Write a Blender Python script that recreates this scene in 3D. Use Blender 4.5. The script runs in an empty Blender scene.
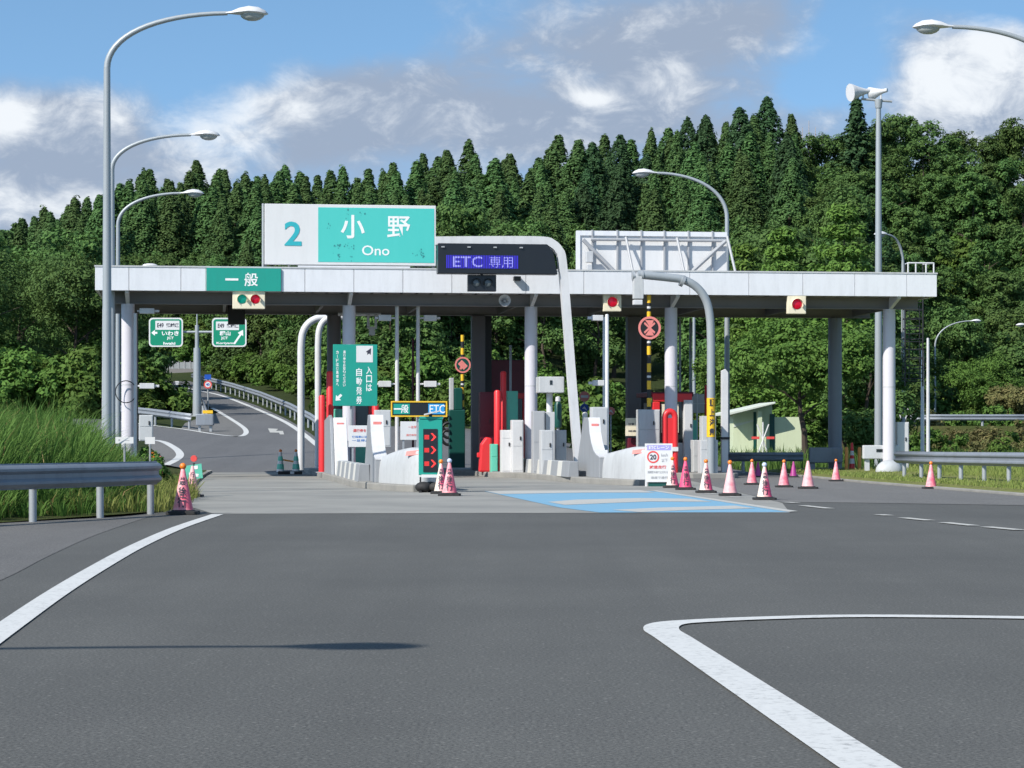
import bpy, math, random
import numpy as np
from mathutils import Vector, Matrix, noise as mnoise

R_ = math.radians
scene = bpy.context.scene
COL = scene.collection
F = 2400.0      # focal length in pixels of the 1024 px wide frame
CX, HY = 512.0, 440.0
EYE = 1.25
TH = R_(7.2)    # the lanes run 7.2 degrees to the left of the view
CT, ST = math.cos(TH), math.sin(TH)
OX, OY = -13.45, 77.4   # front left corner of the canopy

# ------------------------------------------------------------------ positions
def wx(px, d): return (px - CX) * d / F
def wz(py, d): return EYE + (HY - py) * d / F
def gd(py): return EYE * F / (py - HY)                 # distance of flat ground seen at row py
def lane(px, v):
    """point of the canopy frame (v metres behind the fascia) seen in column px -> world x, y"""
    t = (px - CX) / F
    u = (t * (OY + v * CT) - OX + v * ST) / (CT - t * ST)
    return OX + u * CT - v * ST, OY + u * ST + v * CT
def uv2w(u, v): return OX + u * CT - v * ST, OY + u * ST + v * CT
def w2uv(x, y):
    a, b = x - OX, y - OY
    return a * CT + b * ST, -a * ST + b * CT
SL, Y0 = 0.055, 92.0
def ramp_pt(px, py, lift=0.0):
    """point of the climbing ramp beyond the gate seen at a pixel"""
    q = (HY - py) / F
    d = (EYE + SL * Y0) / (SL - q)
    return Vector((wx(px, d), d, SL * (d - Y0) + lift))

# ------------------------------------------------------------------ mesh builder
class MB:
    def __init__(s): s.v = []; s.f = []; s.tone = None
    def add(s, vs, fs):
        n = len(s.v); s.v += [tuple(p) for p in vs]; s.f += [tuple(i + n for i in f) for f in fs]; return s
    def box(s, x0, x1, y0, y1, z0, z1):
        return s.add([(x0,y0,z0),(x1,y0,z0),(x1,y1,z0),(x0,y1,z0),(x0,y0,z1),(x1,y0,z1),(x1,y1,z1),(x0,y1,z1)],
                     [(0,3,2,1),(4,5,6,7),(0,1,5,4),(1,2,6,5),(2,3,7,6),(3,0,4,7)])
    def prism(s, poly, axis, a, b):
        n = len(poly)
        def P(p, t):
            return {'x': (t, p[0], p[1]), 'y': (p[0], t, p[1]), 'z': (p[0], p[1], t)}[axis]
        vs = [P(p, a) for p in poly] + [P(p, b) for p in poly]
        fs = [tuple(range(n - 1, -1, -1)), tuple(range(n, 2 * n))] + [(i, (i + 1) % n, (i + 1) % n + n, i + n) for i in range(n)]
        return s.add(vs, fs)
    def tube(s, pts, r, n=12, cap=True):
        pts = [Vector(p) for p in pts]
        rs = r if isinstance(r, (list, tuple)) else [r] * len(pts)
        T = []
        for i in range(len(pts)):
            a = pts[max(i - 1, 0)]; b = pts[min(i + 1, len(pts) - 1)]
            T.append((b - a).normalized())
        ref = Vector((0, 0, 1)) if abs(T[0].z) < .9 else Vector((1, 0, 0))
        N = (ref - T[0] * ref.dot(T[0])).normalized()
        vs = []
        for i, p in enumerate(pts):
            N = (N - T[i] * N.dot(T[i])).normalized(); B = T[i].cross(N)
            for k in range(n):
                a = 2 * math.pi * k / n
                vs.append(p + (N * math.cos(a) + B * math.sin(a)) * rs[i])
        fs = []
        for i in range(len(pts) - 1):
            for k in range(n):
                a, b = i * n + k, i * n + (k + 1) % n
                fs.append((a, b, b + n, a + n))
        if cap:
            fs.append(tuple(range(n - 1, -1, -1))); m = (len(pts) - 1) * n; fs.append(tuple(m + k for k in range(n)))
        return s.add(vs, fs)
    def lathe(s, prof, n=20, c=(0, 0, 0)):
        return s.tube([(c[0], c[1], c[2] + z) for r, z in prof], [max(r, 1e-4) for r, z in prof], n)
    def ball(s, c, r, n=14, m=8, sq=(1, 1, 1)):
        vs = [(c[0], c[1], c[2] - r * sq[2])]; fs = []
        for j in range(1, m):
            a = -math.pi / 2 + math.pi * j / m
            for k in range(n):
                b = 2 * math.pi * k / n
                vs.append((c[0] + r * sq[0] * math.cos(a) * math.cos(b), c[1] + r * sq[1] * math.cos(a) * math.sin(b), c[2] + r * sq[2] * math.sin(a)))
        vs.append((c[0], c[1], c[2] + r * sq[2]))
        for k in range(n):
            fs.append((0, 1 + (k + 1) % n, 1 + k))
            for j in range(m - 2):
                a, b = 1 + j * n + k, 1 + j * n + (k + 1) % n
                fs.append((a, b, b + n, a + n))
            fs.append((1 + (m - 2) * n + k, 1 + (m - 2) * n + (k + 1) % n, len(vs) - 1))
        return s.add(vs, fs)
    def disc(s, cx, y, cz, r, n=24):       # faces -y
        vs = [(cx + r * math.cos(2 * math.pi * k / n), y, cz + r * math.sin(2 * math.pi * k / n)) for k in range(n)]
        return s.add(vs, [tuple(range(n))])
    def ring(s, cx, y, cz, r0, r1, n=28):
        vs = []
        for k in range(n):
            c, q = math.cos(2 * math.pi * k / n), math.sin(2 * math.pi * k / n)
            vs += [(cx + r0 * c, y, cz + r0 * q), (cx + r1 * c, y, cz + r1 * q)]
        return s.add(vs, [(2 * k, 2 * k + 1, (2 * k + 3) % (2 * n), (2 * k + 2) % (2 * n)) for k in range(n)])
    def plate(s, pts, y):                  # flat polygon in x,z facing -y
        return s.add([(p[0], y, p[1]) for p in pts], [tuple(range(len(pts)))])
    def text(s, st, cx, cz, w, h, y, bold=.012):
        vs, fs = glyphs(st, bold)
        xs = [p[0] for p in vs]; zs = [p[1] for p in vs]
        x0, x1, z0, z1 = min(xs), max(xs), min(zs), max(zs)
        kx = w / max(x1 - x0, 1e-6); kz = h / max(z1 - z0, 1e-6)
        return s.add([(cx + (p[0] - (x0 + x1) / 2) * kx, y, cz + (p[1] - (z0 + z1) / 2) * kz) for p in vs], fs)
    def vtext(s, st, cx, ztop, w, pitch, y, bold=.02, h=None):
        for i, ch in enumerate(st):
            hh = h or pitch * .86
            k = .18 if ch in 'ー一|' else 1
            s.text(ch, cx, ztop - pitch * (i + .5), w * (.9 if k == 1 else .14), hh, y, bold)
        return s
    def build(s, name, mat, parent=None, smooth=False, bevel=0, loc=None, rz=0):
        me = bpy.data.meshes.new(name)
        me.from_pydata(s.v, [], s.f)
        mats = mat if isinstance(mat, (list, tuple)) else [mat]
        for m in mats: me.materials.append(m)
        if smooth:
            me.polygons.foreach_set('use_smooth', [True] * len(me.polygons))
            try: me.set_sharp_from_angle(angle=R_(40))
            except Exception: pass
        o = bpy.data.objects.new(name, me); COL.objects.link(o)
        if parent: o.parent = parent
        if loc: o.location = loc
        o.rotation_euler.z = rz
        if bevel:
            b = o.modifiers.new('edge', 'BEVEL'); b.width = bevel; b.segments = 2; b.limit_method = 'ANGLE'; b.angle_limit = R_(40)
        return o

_gl = {}
def glyphs(st, bold):
    key = (st, bold)
    if key not in _gl:
        cu = bpy.data.curves.new('t', 'FONT'); cu.body = st; cu.size = 1; cu.offset = bold; cu.resolution_u = 3
        ob = bpy.data.objects.new('t', cu); COL.objects.link(ob)
        dg = bpy.context.evaluated_depsgraph_get(); dg.update()
        me = bpy.data.meshes.new_from_object(ob.evaluated_get(dg))
        _gl[key] = ([tuple(v.co) for v in me.vertices], [tuple(p.vertices) for p in me.polygons])
        bpy.data.meshes.remove(me); bpy.data.objects.remove(ob); bpy.data.curves.remove(cu)
    return _gl[key]

def tag(o, label, cat=None, group=None, kind=None):
    if label: o['label'] = label
    if cat: o['category'] = cat
    if group: o['group'] = group
    if kind: o['kind'] = kind
    return o
def thing(name, label, cat, loc, rz=0.0, group=None):
    o = bpy.data.objects.new(name, None); COL.objects.link(o)
    o.location = loc; o.rotation_euler.z = rz; o.empty_display_size = .2
    return tag(o, label, cat, group)
def copy_tree(o, loc, rz=0.0, label=None, group=None, sc=None):
    r = o.copy(); COL.objects.link(r); r.location = loc; r.rotation_euler.z = rz
    if sc: r.scale = sc
    if label: r['label'] = label
    if group: r['group'] = group
    for ch in o.children:
        c = ch.copy(); COL.objects.link(c); c.parent = r
        for g in ch.children:
            e = g.copy(); COL.objects.link(e); e.parent = c
    return r
def struct(o, label=None):
    o['kind'] = 'structure'
    if label: o['label'] = label
    return o

# ------------------------------------------------------------------ materials
def new_mat(name):
    m = bpy.data.materials.new(name); m.use_nodes = True
    nt = m.node_tree; b = nt.nodes['Principled BSDF']
    return m, nt, b
def N(nt, t, **kw):
    n = nt.nodes.new(t)
    for k, v in kw.items():
        if hasattr(n, k): setattr(n, k, v)
        else: n.inputs[k].default_value = v
    return n
def mixc(nt, fac, a, b):
    m = nt.nodes.new('ShaderNodeMix'); m.data_type = 'RGBA'
    for k, v in ((0, fac), (6, a), (7, b)):
        if isinstance(v, (int, float)): m.inputs[k].default_value = v
        elif isinstance(v, tuple): m.inputs[k].default_value = v if len(v) == 4 else (*v, 1)
        else: nt.links.new(v, m.inputs[k])
    return m.outputs[2]
def ramp(nt, src, a, b):
    m = nt.nodes.new('ShaderNodeMapRange'); m.inputs[1].default_value = a; m.inputs[2].default_value = b
    nt.links.new(src, m.inputs[0]); return m.outputs[0]
def math_(nt, op, a, b=None):
    m = nt.nodes.new('ShaderNodeMath'); m.operation = op
    for i, v in enumerate((a, b)):
        if v is None: continue
        if isinstance(v, (int, float)): m.inputs[i].default_value = v
        else: nt.links.new(v, m.inputs[i])
    return m.outputs[0]
def obj_noise(nt, scale, detail=4, rough=.6, vec='Object', stretch=None):
    tc = nt.nodes.new('ShaderNodeTexCoord'); src = tc.outputs[vec]
    if stretch:
        mp = nt.nodes.new('ShaderNodeMapping'); mp.inputs['Scale'].default_value = stretch
        nt.links.new(src, mp.inputs[0]); src = mp.outputs[0]
    n = nt.nodes.new('ShaderNodeTexNoise'); n.inputs['Scale'].default_value = scale; n.inputs['Detail'].default_value = detail
    n.inputs['Roughness'].default_value = rough
    nt.links.new(src, n.inputs['Vector']); return n.outputs['Fac']
def bump(nt, b, h, s, d=.01):
    n = nt.nodes.new('ShaderNodeBump'); n.inputs['Strength'].default_value = s; n.inputs['Distance'].default_value = d
    nt.links.new(h, n.inputs['Height']); nt.links.new(n.outputs[0], b.inputs['Normal'])

def painted(name, col, rough=.45, dirt=.25, dirtcol=None, metal=0, streak=True, spec=.5):
    """paint or sheet metal with uneven grime running down it"""
    m, nt, b = new_mat(name)
    dc = dirtcol or tuple(c * .55 + .02 for c in col)
    n1 = obj_noise(nt, 1.3, 5, .65, stretch=(3, 3, .6) if streak else None)
    n2 = obj_noise(nt, 9, 4, .7)
    f = math_(nt, 'MULTIPLY', math_(nt, 'ADD', ramp(nt, n1, .45, .75), math_(nt, 'MULTIPLY', ramp(nt, n2, .5, .8), .5)), dirt)
    nt.links.new(mixc(nt, f, col, dc), b.inputs['Base Color'])
    b.inputs['Roughness'].default_value = rough; b.inputs['Metallic'].default_value = metal
    b.inputs['Specular IOR Level'].default_value = spec
    nt.links.new(ramp(nt, n2, -1.2, 1.6), b.inputs['Roughness']) if False else None
    return m
def plain(name, col, rough=.5, emit=None, es=1.0, metal=0, trans=0):
    m, nt, b = new_mat(name)
    n = obj_noise(nt, 12, 3)
    nt.links.new(mixc(nt, ramp(nt, n, .3, .9), col, tuple(c * .85 for c in col)), b.inputs['Base Color'])
    b.inputs['Roughness'].default_value = rough; b.inputs['Metallic'].default_value = metal
    if emit:
        b.inputs['Emission Color'].default_value = (*emit, 1); b.inputs['Emission Strength'].default_value = es
    return m

M = {}
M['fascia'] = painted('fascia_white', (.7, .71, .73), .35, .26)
M['white'] = painted('white_paint', (.62, .62, .62), .45, .35)
M['column'] = painted('column_white', (.62, .6, .645), .4, .2)
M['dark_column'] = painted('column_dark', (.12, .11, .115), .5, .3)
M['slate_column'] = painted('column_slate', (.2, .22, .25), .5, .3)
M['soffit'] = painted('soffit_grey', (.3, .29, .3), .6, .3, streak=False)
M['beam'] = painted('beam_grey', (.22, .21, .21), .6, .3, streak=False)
M['galv'] = painted('galvanised', (.38, .4, .41), .45, .4, (.25, .26, .27), metal=.3)
M['pole'] = painted('pole_grey', (.33, .36, .375), .45, .3, (.24, .26, .27), metal=.15)
M['rail'] = painted('rail_grey', (.24, .265, .295), .5, .5, (.15, .16, .175), metal=.2)
M['railend'] = painted('rail_white', (.55, .56, .57), .5, .4)
M['green'] = painted('sign_green', (.005, .235, .165), .4, .15)
M['teal'] = painted('sign_teal', (.07, .52, .46), .45, .12, (.12, .6, .54))
M['greenhw'] = painted('sign_highway_green', (.0, .24, .13), .4, .12)
M['signwhite'] = painted('sign_white', (.68, .68, .67), .4, .14)
M['letter'] = plain('letter_white', (.85, .86, .84), .45)
M['stain'] = plain('stain', (.03, .25, .25), .7)
M['black'] = painted('black_panel', (.012, .014, .018), .35, .2)
M['rubber'] = painted('rubber', (.018, .018, .018), .75, .4, (.06, .055, .05))
M['cream'] = painted('cream_housing', (.78, .7, .52), .45, .15)
M['red'] = painted('red_paint', (.72, .025, .03), .4, .22, (.4, .05, .05))
M['maroon'] = painted('maroon_paint', (.12, .006, .018), .45, .2)
M['mint'] = painted('mint_green', (.12, .52, .38), .45, .2)
M['bluegreen'] = painted('blue_green', (.01, .3, .23), .45, .2)
M['yellow'] = painted('yellow_paint', (.8, .48, .02), .45, .2)
M['orange'] = painted('orange_paint', (.75, .3, .06), .5, .25)
M['black_paint'] = painted('black_paint', (.015, .015, .016), .5, .15)
M['grey'] = painted('grey_paint', (.36, .37, .38), .5, .25)
M['bluesign'] = painted('blue_sign', (.01, .08, .42), .4, .1)
M['ltgrey'] = painted('light_grey_paint', (.5, .51, .51), .5, .4)
M['dkglass'] = plain('dark_glass', (.015, .02, .022), .08)
M['purple'] = painted('lilac', (.36, .33, .72), .5, .1)
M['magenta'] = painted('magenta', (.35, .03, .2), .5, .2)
M['darkgreen'] = painted('dark_green', (.006, .07, .055), .4, .15)
M['letter_red'] = plain('letter_red', (.75, .08, .07), .5)
M['letter_pink'] = plain('letter_faded_red', (.8, .25, .22), .5)
M['letter_dark'] = plain('letter_dark', (.04, .04, .06), .5)
M['letter_blue'] = plain('letter_blue', (.05, .2, .55), .5)
M['letter_teal'] = plain('letter_teal', (.03, .42, .47), .5)
M['led_red'] = plain('led_red', (.4, .02, .02), .5, (1, .04, .03), .75)
M['led_blue'] = plain('led_blue', (.01, .01, .2), .5, (.035, .02, .5), .8)
M['led_lav'] = plain('led_lavender', (.3, .3, .5), .5, (.2, .19, .8), .85)
M['lens_red'] = plain('lens_red', (.42, .0, .02), .12, (.6, .0, .02), .22)
M['lens_green'] = plain('lens_green', (.0, .16, .12), .1, (0, .4, .28), .25)
M['lens_dark'] = plain('lens_dark', (.1, .12, .13), .1)
M['lampglass'] = plain('lamp_glass', (.42, .44, .42), .15)
M['amber'] = plain('amber_ball', (.85, .22, .02), .3)
M['clearball'] = plain('clear_ball', (.55, .62, .75), .2)
M['lime'] = painted('pale_green_wall', (.6, .66, .45), .6, .2)
M['limeroof'] = painted('pale_roof', (.62, .66, .58), .5, .2)
M['bark'] = painted('bark', (.075, .055, .04), .9, .6, (.03, .025, .02))

def concrete(name, c1, c2, scale=1.2, joints=None, fine=60):
    m, nt, b = new_mat(name)
    n1 = obj_noise(nt, scale, 6, .65); n2 = obj_noise(nt, fine, 3, .6)
    c = mixc(nt, ramp(nt, n1, .3, .7), c1, c2)
    c = mixc(nt, math_(nt, 'MULTIPLY', ramp(nt, n2, .45, .8), .35), c, tuple(k * .6 for k in c1))
    nt.links.new(c, b.inputs['Base Color']); b.inputs['Roughness'].default_value = .85
    bump(nt, b, n2, .25, .004)
    return m
M['apron'] = concrete('concrete_apron', (.3, .292, .262), (.2, .197, .18), .35)
M['kerb'] = concrete('concrete_kerb', (.3, .29, .26), (.2, .195, .18), .9)
M['nose'] = painted('nose_paint', (.46, .475, .48), .55, .45)
M['band_grey'] = painted('band_grey', (.27, .285, .3), .55, .3)
M['band_white'] = painted('band_white', (.6, .59, .54), .5, .3)

def asphalt(name, c1, c2, light):
    m, nt, b = new_mat(name)
    big = obj_noise(nt, .22, 5, .6); mid = obj_noise(nt, 2.2, 5, .7, stretch=(1, .25, 1))
    grit = obj_noise(nt, 55, 3, .75)
    tc = nt.nodes.new('ShaderNodeTexCoord')
    vo = nt.nodes.new('ShaderNodeTexVoronoi'); vo.inputs['Scale'].default_value = 42; nt.links.new(tc.outputs['Object'], vo.inputs['Vector'])
    sep = nt.nodes.new('ShaderNodeSeparateColor'); nt.links.new(vo.outputs['Color'], sep.inputs[0])
    c = mixc(nt, ramp(nt, big, .3, .7), c1, c2)
    trk = obj_noise(nt, 1.1, 3, .5, stretch=(1, .03, 1))
    c = mixc(nt, math_(nt, 'MULTIPLY', ramp(nt, trk, .42, .7), .34), c, tuple(k * .6 for k in c1))
    c = mixc(nt, math_(nt, 'MULTIPLY', ramp(nt, mid, .4, .75), .35), c, tuple(k * .72 for k in c1))
    c = mixc(nt, ramp(nt, grit, .28, .66), mixc(nt, .85, c, (.012, .012, .013)), c)
    chip = math_(nt, 'MULTIPLY', ramp(nt, sep.outputs[0], .9, .99), ramp(nt, vo.outputs['Distance'], .55, .2))
    c = mixc(nt, math_(nt, 'MULTIPLY', chip, .34), c, light)
    nt.links.new(c, b.inputs['Base Color']); b.inputs['Roughness'].default_value = .88
    b.inputs['Specular IOR Level'].default_value = .3
    bump(nt, b, grit, .5, .006)
    return m
M['asphalt'] = asphalt('asphalt', (.158, .157, .143), (.122, .122, .112), (.34, .33, .3))
M['asphalt_old'] = asphalt('asphalt_worn', (.21, .203, .19), (.175, .17, .162), (.42, .41, .38))
M['asphalt_ramp'] = asphalt('asphalt_ramp', (.2, .2, .2), (.17, .17, .172), (.34, .34, .33))

M['worn'] = asphalt('pavement_worn', (.25, .243, .228), (.21, .205, .195), (.42, .41, .38))
def road_paint(name, col, wear, under):
    m, nt, b = new_mat(name)
    n1 = obj_noise(nt, 18, 6, .75); n2 = obj_noise(nt, 1.5, 4, .6)
    f = math_(nt, 'MULTIPLY', ramp(nt, n1, .5, .72), math_(nt, 'ADD', ramp(nt, n2, .35, .75), .25))
    f = math_(nt, 'MULTIPLY', f, wear)
    c = mixc(nt, math_(nt, 'MULTIPLY', ramp(nt, n2, .3, .8), .25), col, tuple(k * .8 for k in col))
    nt.links.new(mixc(nt, f, c, under), b.inputs['Base Color']); b.inputs['Roughness'].default_value = .7
    return m
M['line'] = road_paint('road_line', (.58, .58, .555), .9, (.12, .12, .12))
M['line_worn'] = road_paint('road_line_worn', (.46, .45, .41), .85, (.16, .155, .145))
M['bluepaint'] = road_paint('road_blue', (.17, .36, .5), .95, (.27, .33, .36))

def leafmat(name, c1, c2, c3, trans=.25):
    m, nt, b = new_mat(name)
    g = nt.nodes.new('ShaderNodeNewGeometry'); oi = nt.nodes.new('ShaderNodeObjectInfo')
    at = nt.nodes.new('ShaderNodeAttribute'); at.attribute_name = 'tone'
    c = mixc(nt, at.outputs['Fac'], c1, c2)
    c = mixc(nt, math_(nt, 'MULTIPLY', g.outputs['Random Per Island'], .5), c, c3)
    hs = nt.nodes.new('ShaderNodeHueSaturation')
    nt.links.new(c, hs.inputs['Color'])
    nt.links.new(math_(nt, 'ADD', math_(nt, 'MULTIPLY', oi.outputs['Random'], .03), .485), hs.inputs['Hue'])
    nt.links.new(math_(nt, 'ADD', math_(nt, 'MULTIPLY', oi.outputs['Random'], .45), .78), hs.inputs['Value'])
    c = hs.outputs[0]
    nt.links.new(c, b.inputs['Base Color']); b.inputs['Roughness'].default_value = .7
    b.inputs['Specular IOR Level'].default_value = .12
    tr = nt.nodes.new('ShaderNodeBsdfTranslucent'); nt.links.new(c, tr.inputs[0])
    mx = nt.nodes.new('ShaderNodeMixShader'); mx.inputs[0].default_value = trans
    nt.links.new(b.outputs[0], mx.inputs[1]); nt.links.new(tr.outputs[0], mx.inputs[2])
    nt.links.new(mx.outputs[0], nt.nodes['Material Output'].inputs[0])
    return m
M['cedar'] = leafmat('cedar_needles', (.072, .14, .046), (.11, .185, .055), (.056, .112, .04), .2)
M['fir'] = leafmat('fir_needles', (.045, .095, .038), (.062, .12, .046), (.034, .07, .031), .2)
M['broad'] = leafmat('broad_leaves', (.074, .14, .04), (.122, .2, .052), (.05, .1, .032), .22)
M['pine'] = leafmat('pine_needles', (.11, .185, .035), (.16, .25, .05), (.06, .125, .03))
M['bushleaf'] = leafmat('bush_leaves', (.085, .155, .03), (.135, .22, .045), (.05, .105, .025))
M['grassleaf'] = leafmat('grass_blades', (.09, .17, .035), (.16, .25, .06), (.06, .13, .028), .4)
M['turfgrass'] = leafmat('turf_blades', (.2, .25, .06), (.3, .32, .1), (.14, .19, .05), .35)
M['brownbush'] = leafmat('brown_leaves', (.15, .15, .055), (.22, .18, .08), (.09, .11, .04))
M['drygrass'] = leafmat('dry_grass', (.3, .22, .09), (.38, .3, .14), (.2, .15, .06), .25)

def ground_mat(name, a, b2, c):
    m, nt, b = new_mat(name)
    n1 = obj_noise(nt, .35, 6, .7); n2 = obj_noise(nt, 6, 5, .7)
    cc = mixc(nt, ramp(nt, n1, .35, .68), a, b2)
    cc = mixc(nt, ramp(nt, n2, .5, .75), cc, c)
    nt.links.new(cc, b.inputs['Base Color']); b.inputs['Roughness'].default_value = .95
    b.inputs['Specular IOR Level'].default_value = .1
    bump(nt, b, n2, .8, .15)
    return m
M['ground'] = ground_mat('forest_floor', (.03, .045, .016), (.045, .06, .02), (.03, .032, .014))
M['turf'] = ground_mat('turf', (.17, .2, .055), (.22, .22, .08), (.2, .17, .1))
M['soil'] = ground_mat('bank_soil', (.05, .07, .02), (.08, .085, .03), (.07, .055, .03))
EXPO = 0.5
# ------------------------------------------------------------------ terrain
def sstep(a, b, x):
    t = min(max((x - a) / (b - a), 0), 1); return t * t * (3 - 2 * t)
SKY = [(-400, 190), (-100, 195), (0, 230), (50, 250), (75, 256), (100, 270), (150, 290), (240, 294), (330, 290), (400, 290), (450, 303), (520, 302), (570, 322),
       (640, 326), (690, 345), (730, 357), (770, 352), (800, 326), (850, 318), (900, 320), (960, 321), (1024, 318), (1500, 310)]
def sky_px(px):
    for (a, b), (c, d) in zip(SKY, SKY[1:]):
        if px <= c: return b + (d - b) * max(px - a, 0) / (c - a)
    return SKY[-1][1]
DC = 285.0
def tree_h(px): return 18.0 - 6.0 * sstep(760, 860, px)
def hill(x, y):
    if y < 60: return 0
    px = CX + F * x / y; px = min(max(px, -300), 1400)
    zc = EYE + sky_px(px) * DC / F - tree_h(px)
    d1 = 135 + 75 * sstep(840, 925, px)
    t = min(max((y - d1) / (DC - d1), 0), 1.35)
    return zc * (t ** 1.6 if t < 1 else 1 + (t - 1) * .8)
def base_rise(x, y):
    if y <= Y0: return 0
    wl = 1 - sstep(-5, 12, x); wr = sstep(8, 22, x)
    return SL * (y - Y0) * wl + (.035 - .03 * sstep(820, 920, CX + F * x / y)) * max(y - 98, 0) * wr * (1 if y < 150 else 150 / y)
def T(x, y):
    px = CX + F * x / max(y, 1)
    keep = 1 - sstep(225, 262, y) if -60 < px < 330 else 0
    r = base_rise(x, y); h = hill(x, y)
    near_road = (1 - sstep(6, 30, abs(x - ramp_axis(y)))) * (1 - sstep(205, 240, y)) if y > Y0 else 0
    return r * (1 - sstep(160, 280, y) * (1 - near_road)) + h * (1 - near_road)
def ramp_axis(y):      # x of the climbing road
    pts = [(92, -11), (110, -9.5), (140, -15.5), (165, -20), (190, -26), (215, -34), (400, -60)]
    for (a, b), (c, d) in zip(pts, pts[1:]):
        if y <= c: return b + (d - b) * max(y - a, 0) / (c - a)
    return pts[-1][1]
mb = MB()
xs = [-900, -500, -300] + [i * 6 for i in range(-40, 41)] + [300, 500, 900]
ys = [-700, -300, -120, -60, -30, 0, 30, 60, 80] + [92 + i * 6 for i in range(0, 56)] + [500, 700, 1100]
for y in ys:
    for x in xs:
        yy = min(y, 420); z = T(x, yy) if y > 80 else 0
        mb.v.append((x, y, z - .08))
nx = len(xs)
for j in range(len(ys) - 1):
    for i in range(nx - 1):
        a = j * nx + i; mb.f.append((a, a + 1, a + nx + 1, a + nx))
struct(mb.build('ground', M['ground'], smooth=True))

# ------------------------------------------------------------------ roads
def flat(name, poly, z, mat):
    m = MB(); m.add([(p[0], p[1], z) for p in poly], [tuple(range(len(poly)))]); o = m.build(name, mat)
    return struct(o)
def g(px, py): d = gd(py); return (wx(px, d), d)
def strip(pts, w, z, m=None, close=False):
    """a painted band along a polyline of x, y"""
    m = m or MB(); pts = [Vector((p[0], p[1], 0)) for p in pts]; vs = []
    for i, p in enumerate(pts):
        a = pts[max(i - 1, 0)]; b = pts[min(i + 1, len(pts) - 1)]; t = (b - a).normalized()
        n = Vector((-t.y, t.x, 0)); ww = w[i] if isinstance(w, list) else w
        vs += [p + n * ww / 2 + Vector((0, 0, z)), p - n * ww / 2 + Vector((0, 0, z))]
    m.add(vs, [(2 * i + 1, 2 * i + 3, 2 * i + 2, 2 * i) for i in range(len(pts) - 1)]); return m
def spline(pts, n=8):
    out = []
    P = [Vector(p) for p in pts]
    for i in range(len(P) - 1):
        p0, p1, p2, p3 = P[max(i - 1, 0)], P[i], P[i + 1], P[min(i + 2, len(P) - 1)]
        for k in range(n):
            t = k / n
            out.append(.5 * ((2 * p1) + (p2 - p0) * t + (2 * p0 - 5 * p1 + 4 * p2 - p3) * t * t + (3 * p1 - p0 - 3 * p2 + p3) * t ** 3))
    out.append(P[-1]); return out

BOUND = [(-13, -60), (-12.4, 0), (-11.9, 15), (-10.7, 27), (-8.0, 35.2), (-6.4, 38.8), (-6.05, 42), (-6.5, 47), (-7.0, 51.7), (-8.6, 64), (-10.6, 82), (-11.6, 92)]
RB = [(24, -60), (17, 20), (14.2, 40), (11.35, 53.6), (10.15, 69.8), (9.9, 78), (9.3, 92)]
flat('asphalt_road', [(b[0] - .6, b[1]) for b in BOUND] + [(b[0] + .6, b[1]) for b in reversed(RB)], 0, M['asphalt'])
# worn shoulder left of the edge line
flat('road_shoulder', [(p.x, p.y) for p in spline([(-9.0, -20, 0), (-5.0, 5, 0), (-4.2, 14, 0), (-4.5, 20.7, 0), (-5.0, 26, 0), (-5.5, 32, 0), (-5.95, 40, 0)], 8)] + [(-6.6, 38.8), (-8.2, 35.2), (-10.9, 27), (-12.1, 15), (-12.6, 0), (-12.9, -20)], .004, M['asphalt_old'])
# concrete apron in front of and below the gate
flat('concrete_apron', [g(214, 514), (-1, 41.0), g(790, 513), (5.35, 47.5), (5.6, 92), (-11.6, 92), (-10.6, 82), (-8.6, 64), (-7, 51.7), (-6.5, 47)], .004, M['apron'])
flat('worn_pavement', [(5.36, 48.2), g(860, 503), g(1024, 505.6), (13, 44.5), (14.0, 41), (11.4, 53.6), (10.2, 69.8), (9.9, 78), (9.3, 92), (5.61, 92)], .006, M['worn'])
# the ramp beyond the gate
up = [(205, 404), (192, 397), (180, 391), (165, 388.5), (150, 387.5), (140, 383), (152, 379), (166, 378.5), (182, 378), (192, 382), (206, 387), (230, 396.5), (258, 406), (287, 419), (310, 433), (335, 452)]
lo = [(219, 412), (240, 425), (247, 432), (244, 435.5), (236, 437), (214, 434.8), (185, 430), (152, 426), (110, 420.5), (60, 414), (60, 437), (110, 437), (157, 440), (173, 446), (180, 454), (176, 460), (166, 465)]
pts3 = [ramp_pt(*p) for p in reversed(lo)] ; pts3 = [p for p in pts3]
m = MB(); loop = [ramp_pt(*p, 0.002) for p in lo[::-1]] + [ramp_pt(*p, 0.002) for p in up] + [Vector((-8.0, 92, .002)), Vector((5.6, 92, .002))][:1] + [Vector((-11.6, 92, .002))]
from mathutils.geometry import tessellate_polygon
tri = tessellate_polygon([[Vector((p.x, p.y, 0)) for p in loop]])
m.add(loop, [t for t in tri]); o = m.build('ramp_road', M['asphalt_ramp'])
me = o.data
for p in me.polygons:
    if p.normal.z < 0: p.flip()
struct(o)
for nm, pp in (('ramp_gore', [(246.5, 431), (240, 425), (219, 412.5), (205, 416), (185, 423), (180, 430), (214, 434.5), (236, 436.6), (244, 435.2)]),
               ('ramp_corner', [(150, 440.2), (157, 440.4), (173, 446.8), (180.5, 454), (176.5, 460), (166, 465.2), (158, 465), (160, 455), (148, 446)])):
    m = MB(); L_ = [ramp_pt(*p, -.004) for p in pp]; m.add(L_, [tuple(range(len(L_)))]); o = m.build(nm, M['worn'])
    if o.data.polygons[0].normal.z < 0: o.data.polygons[0].flip()
    struct(o)
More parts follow.
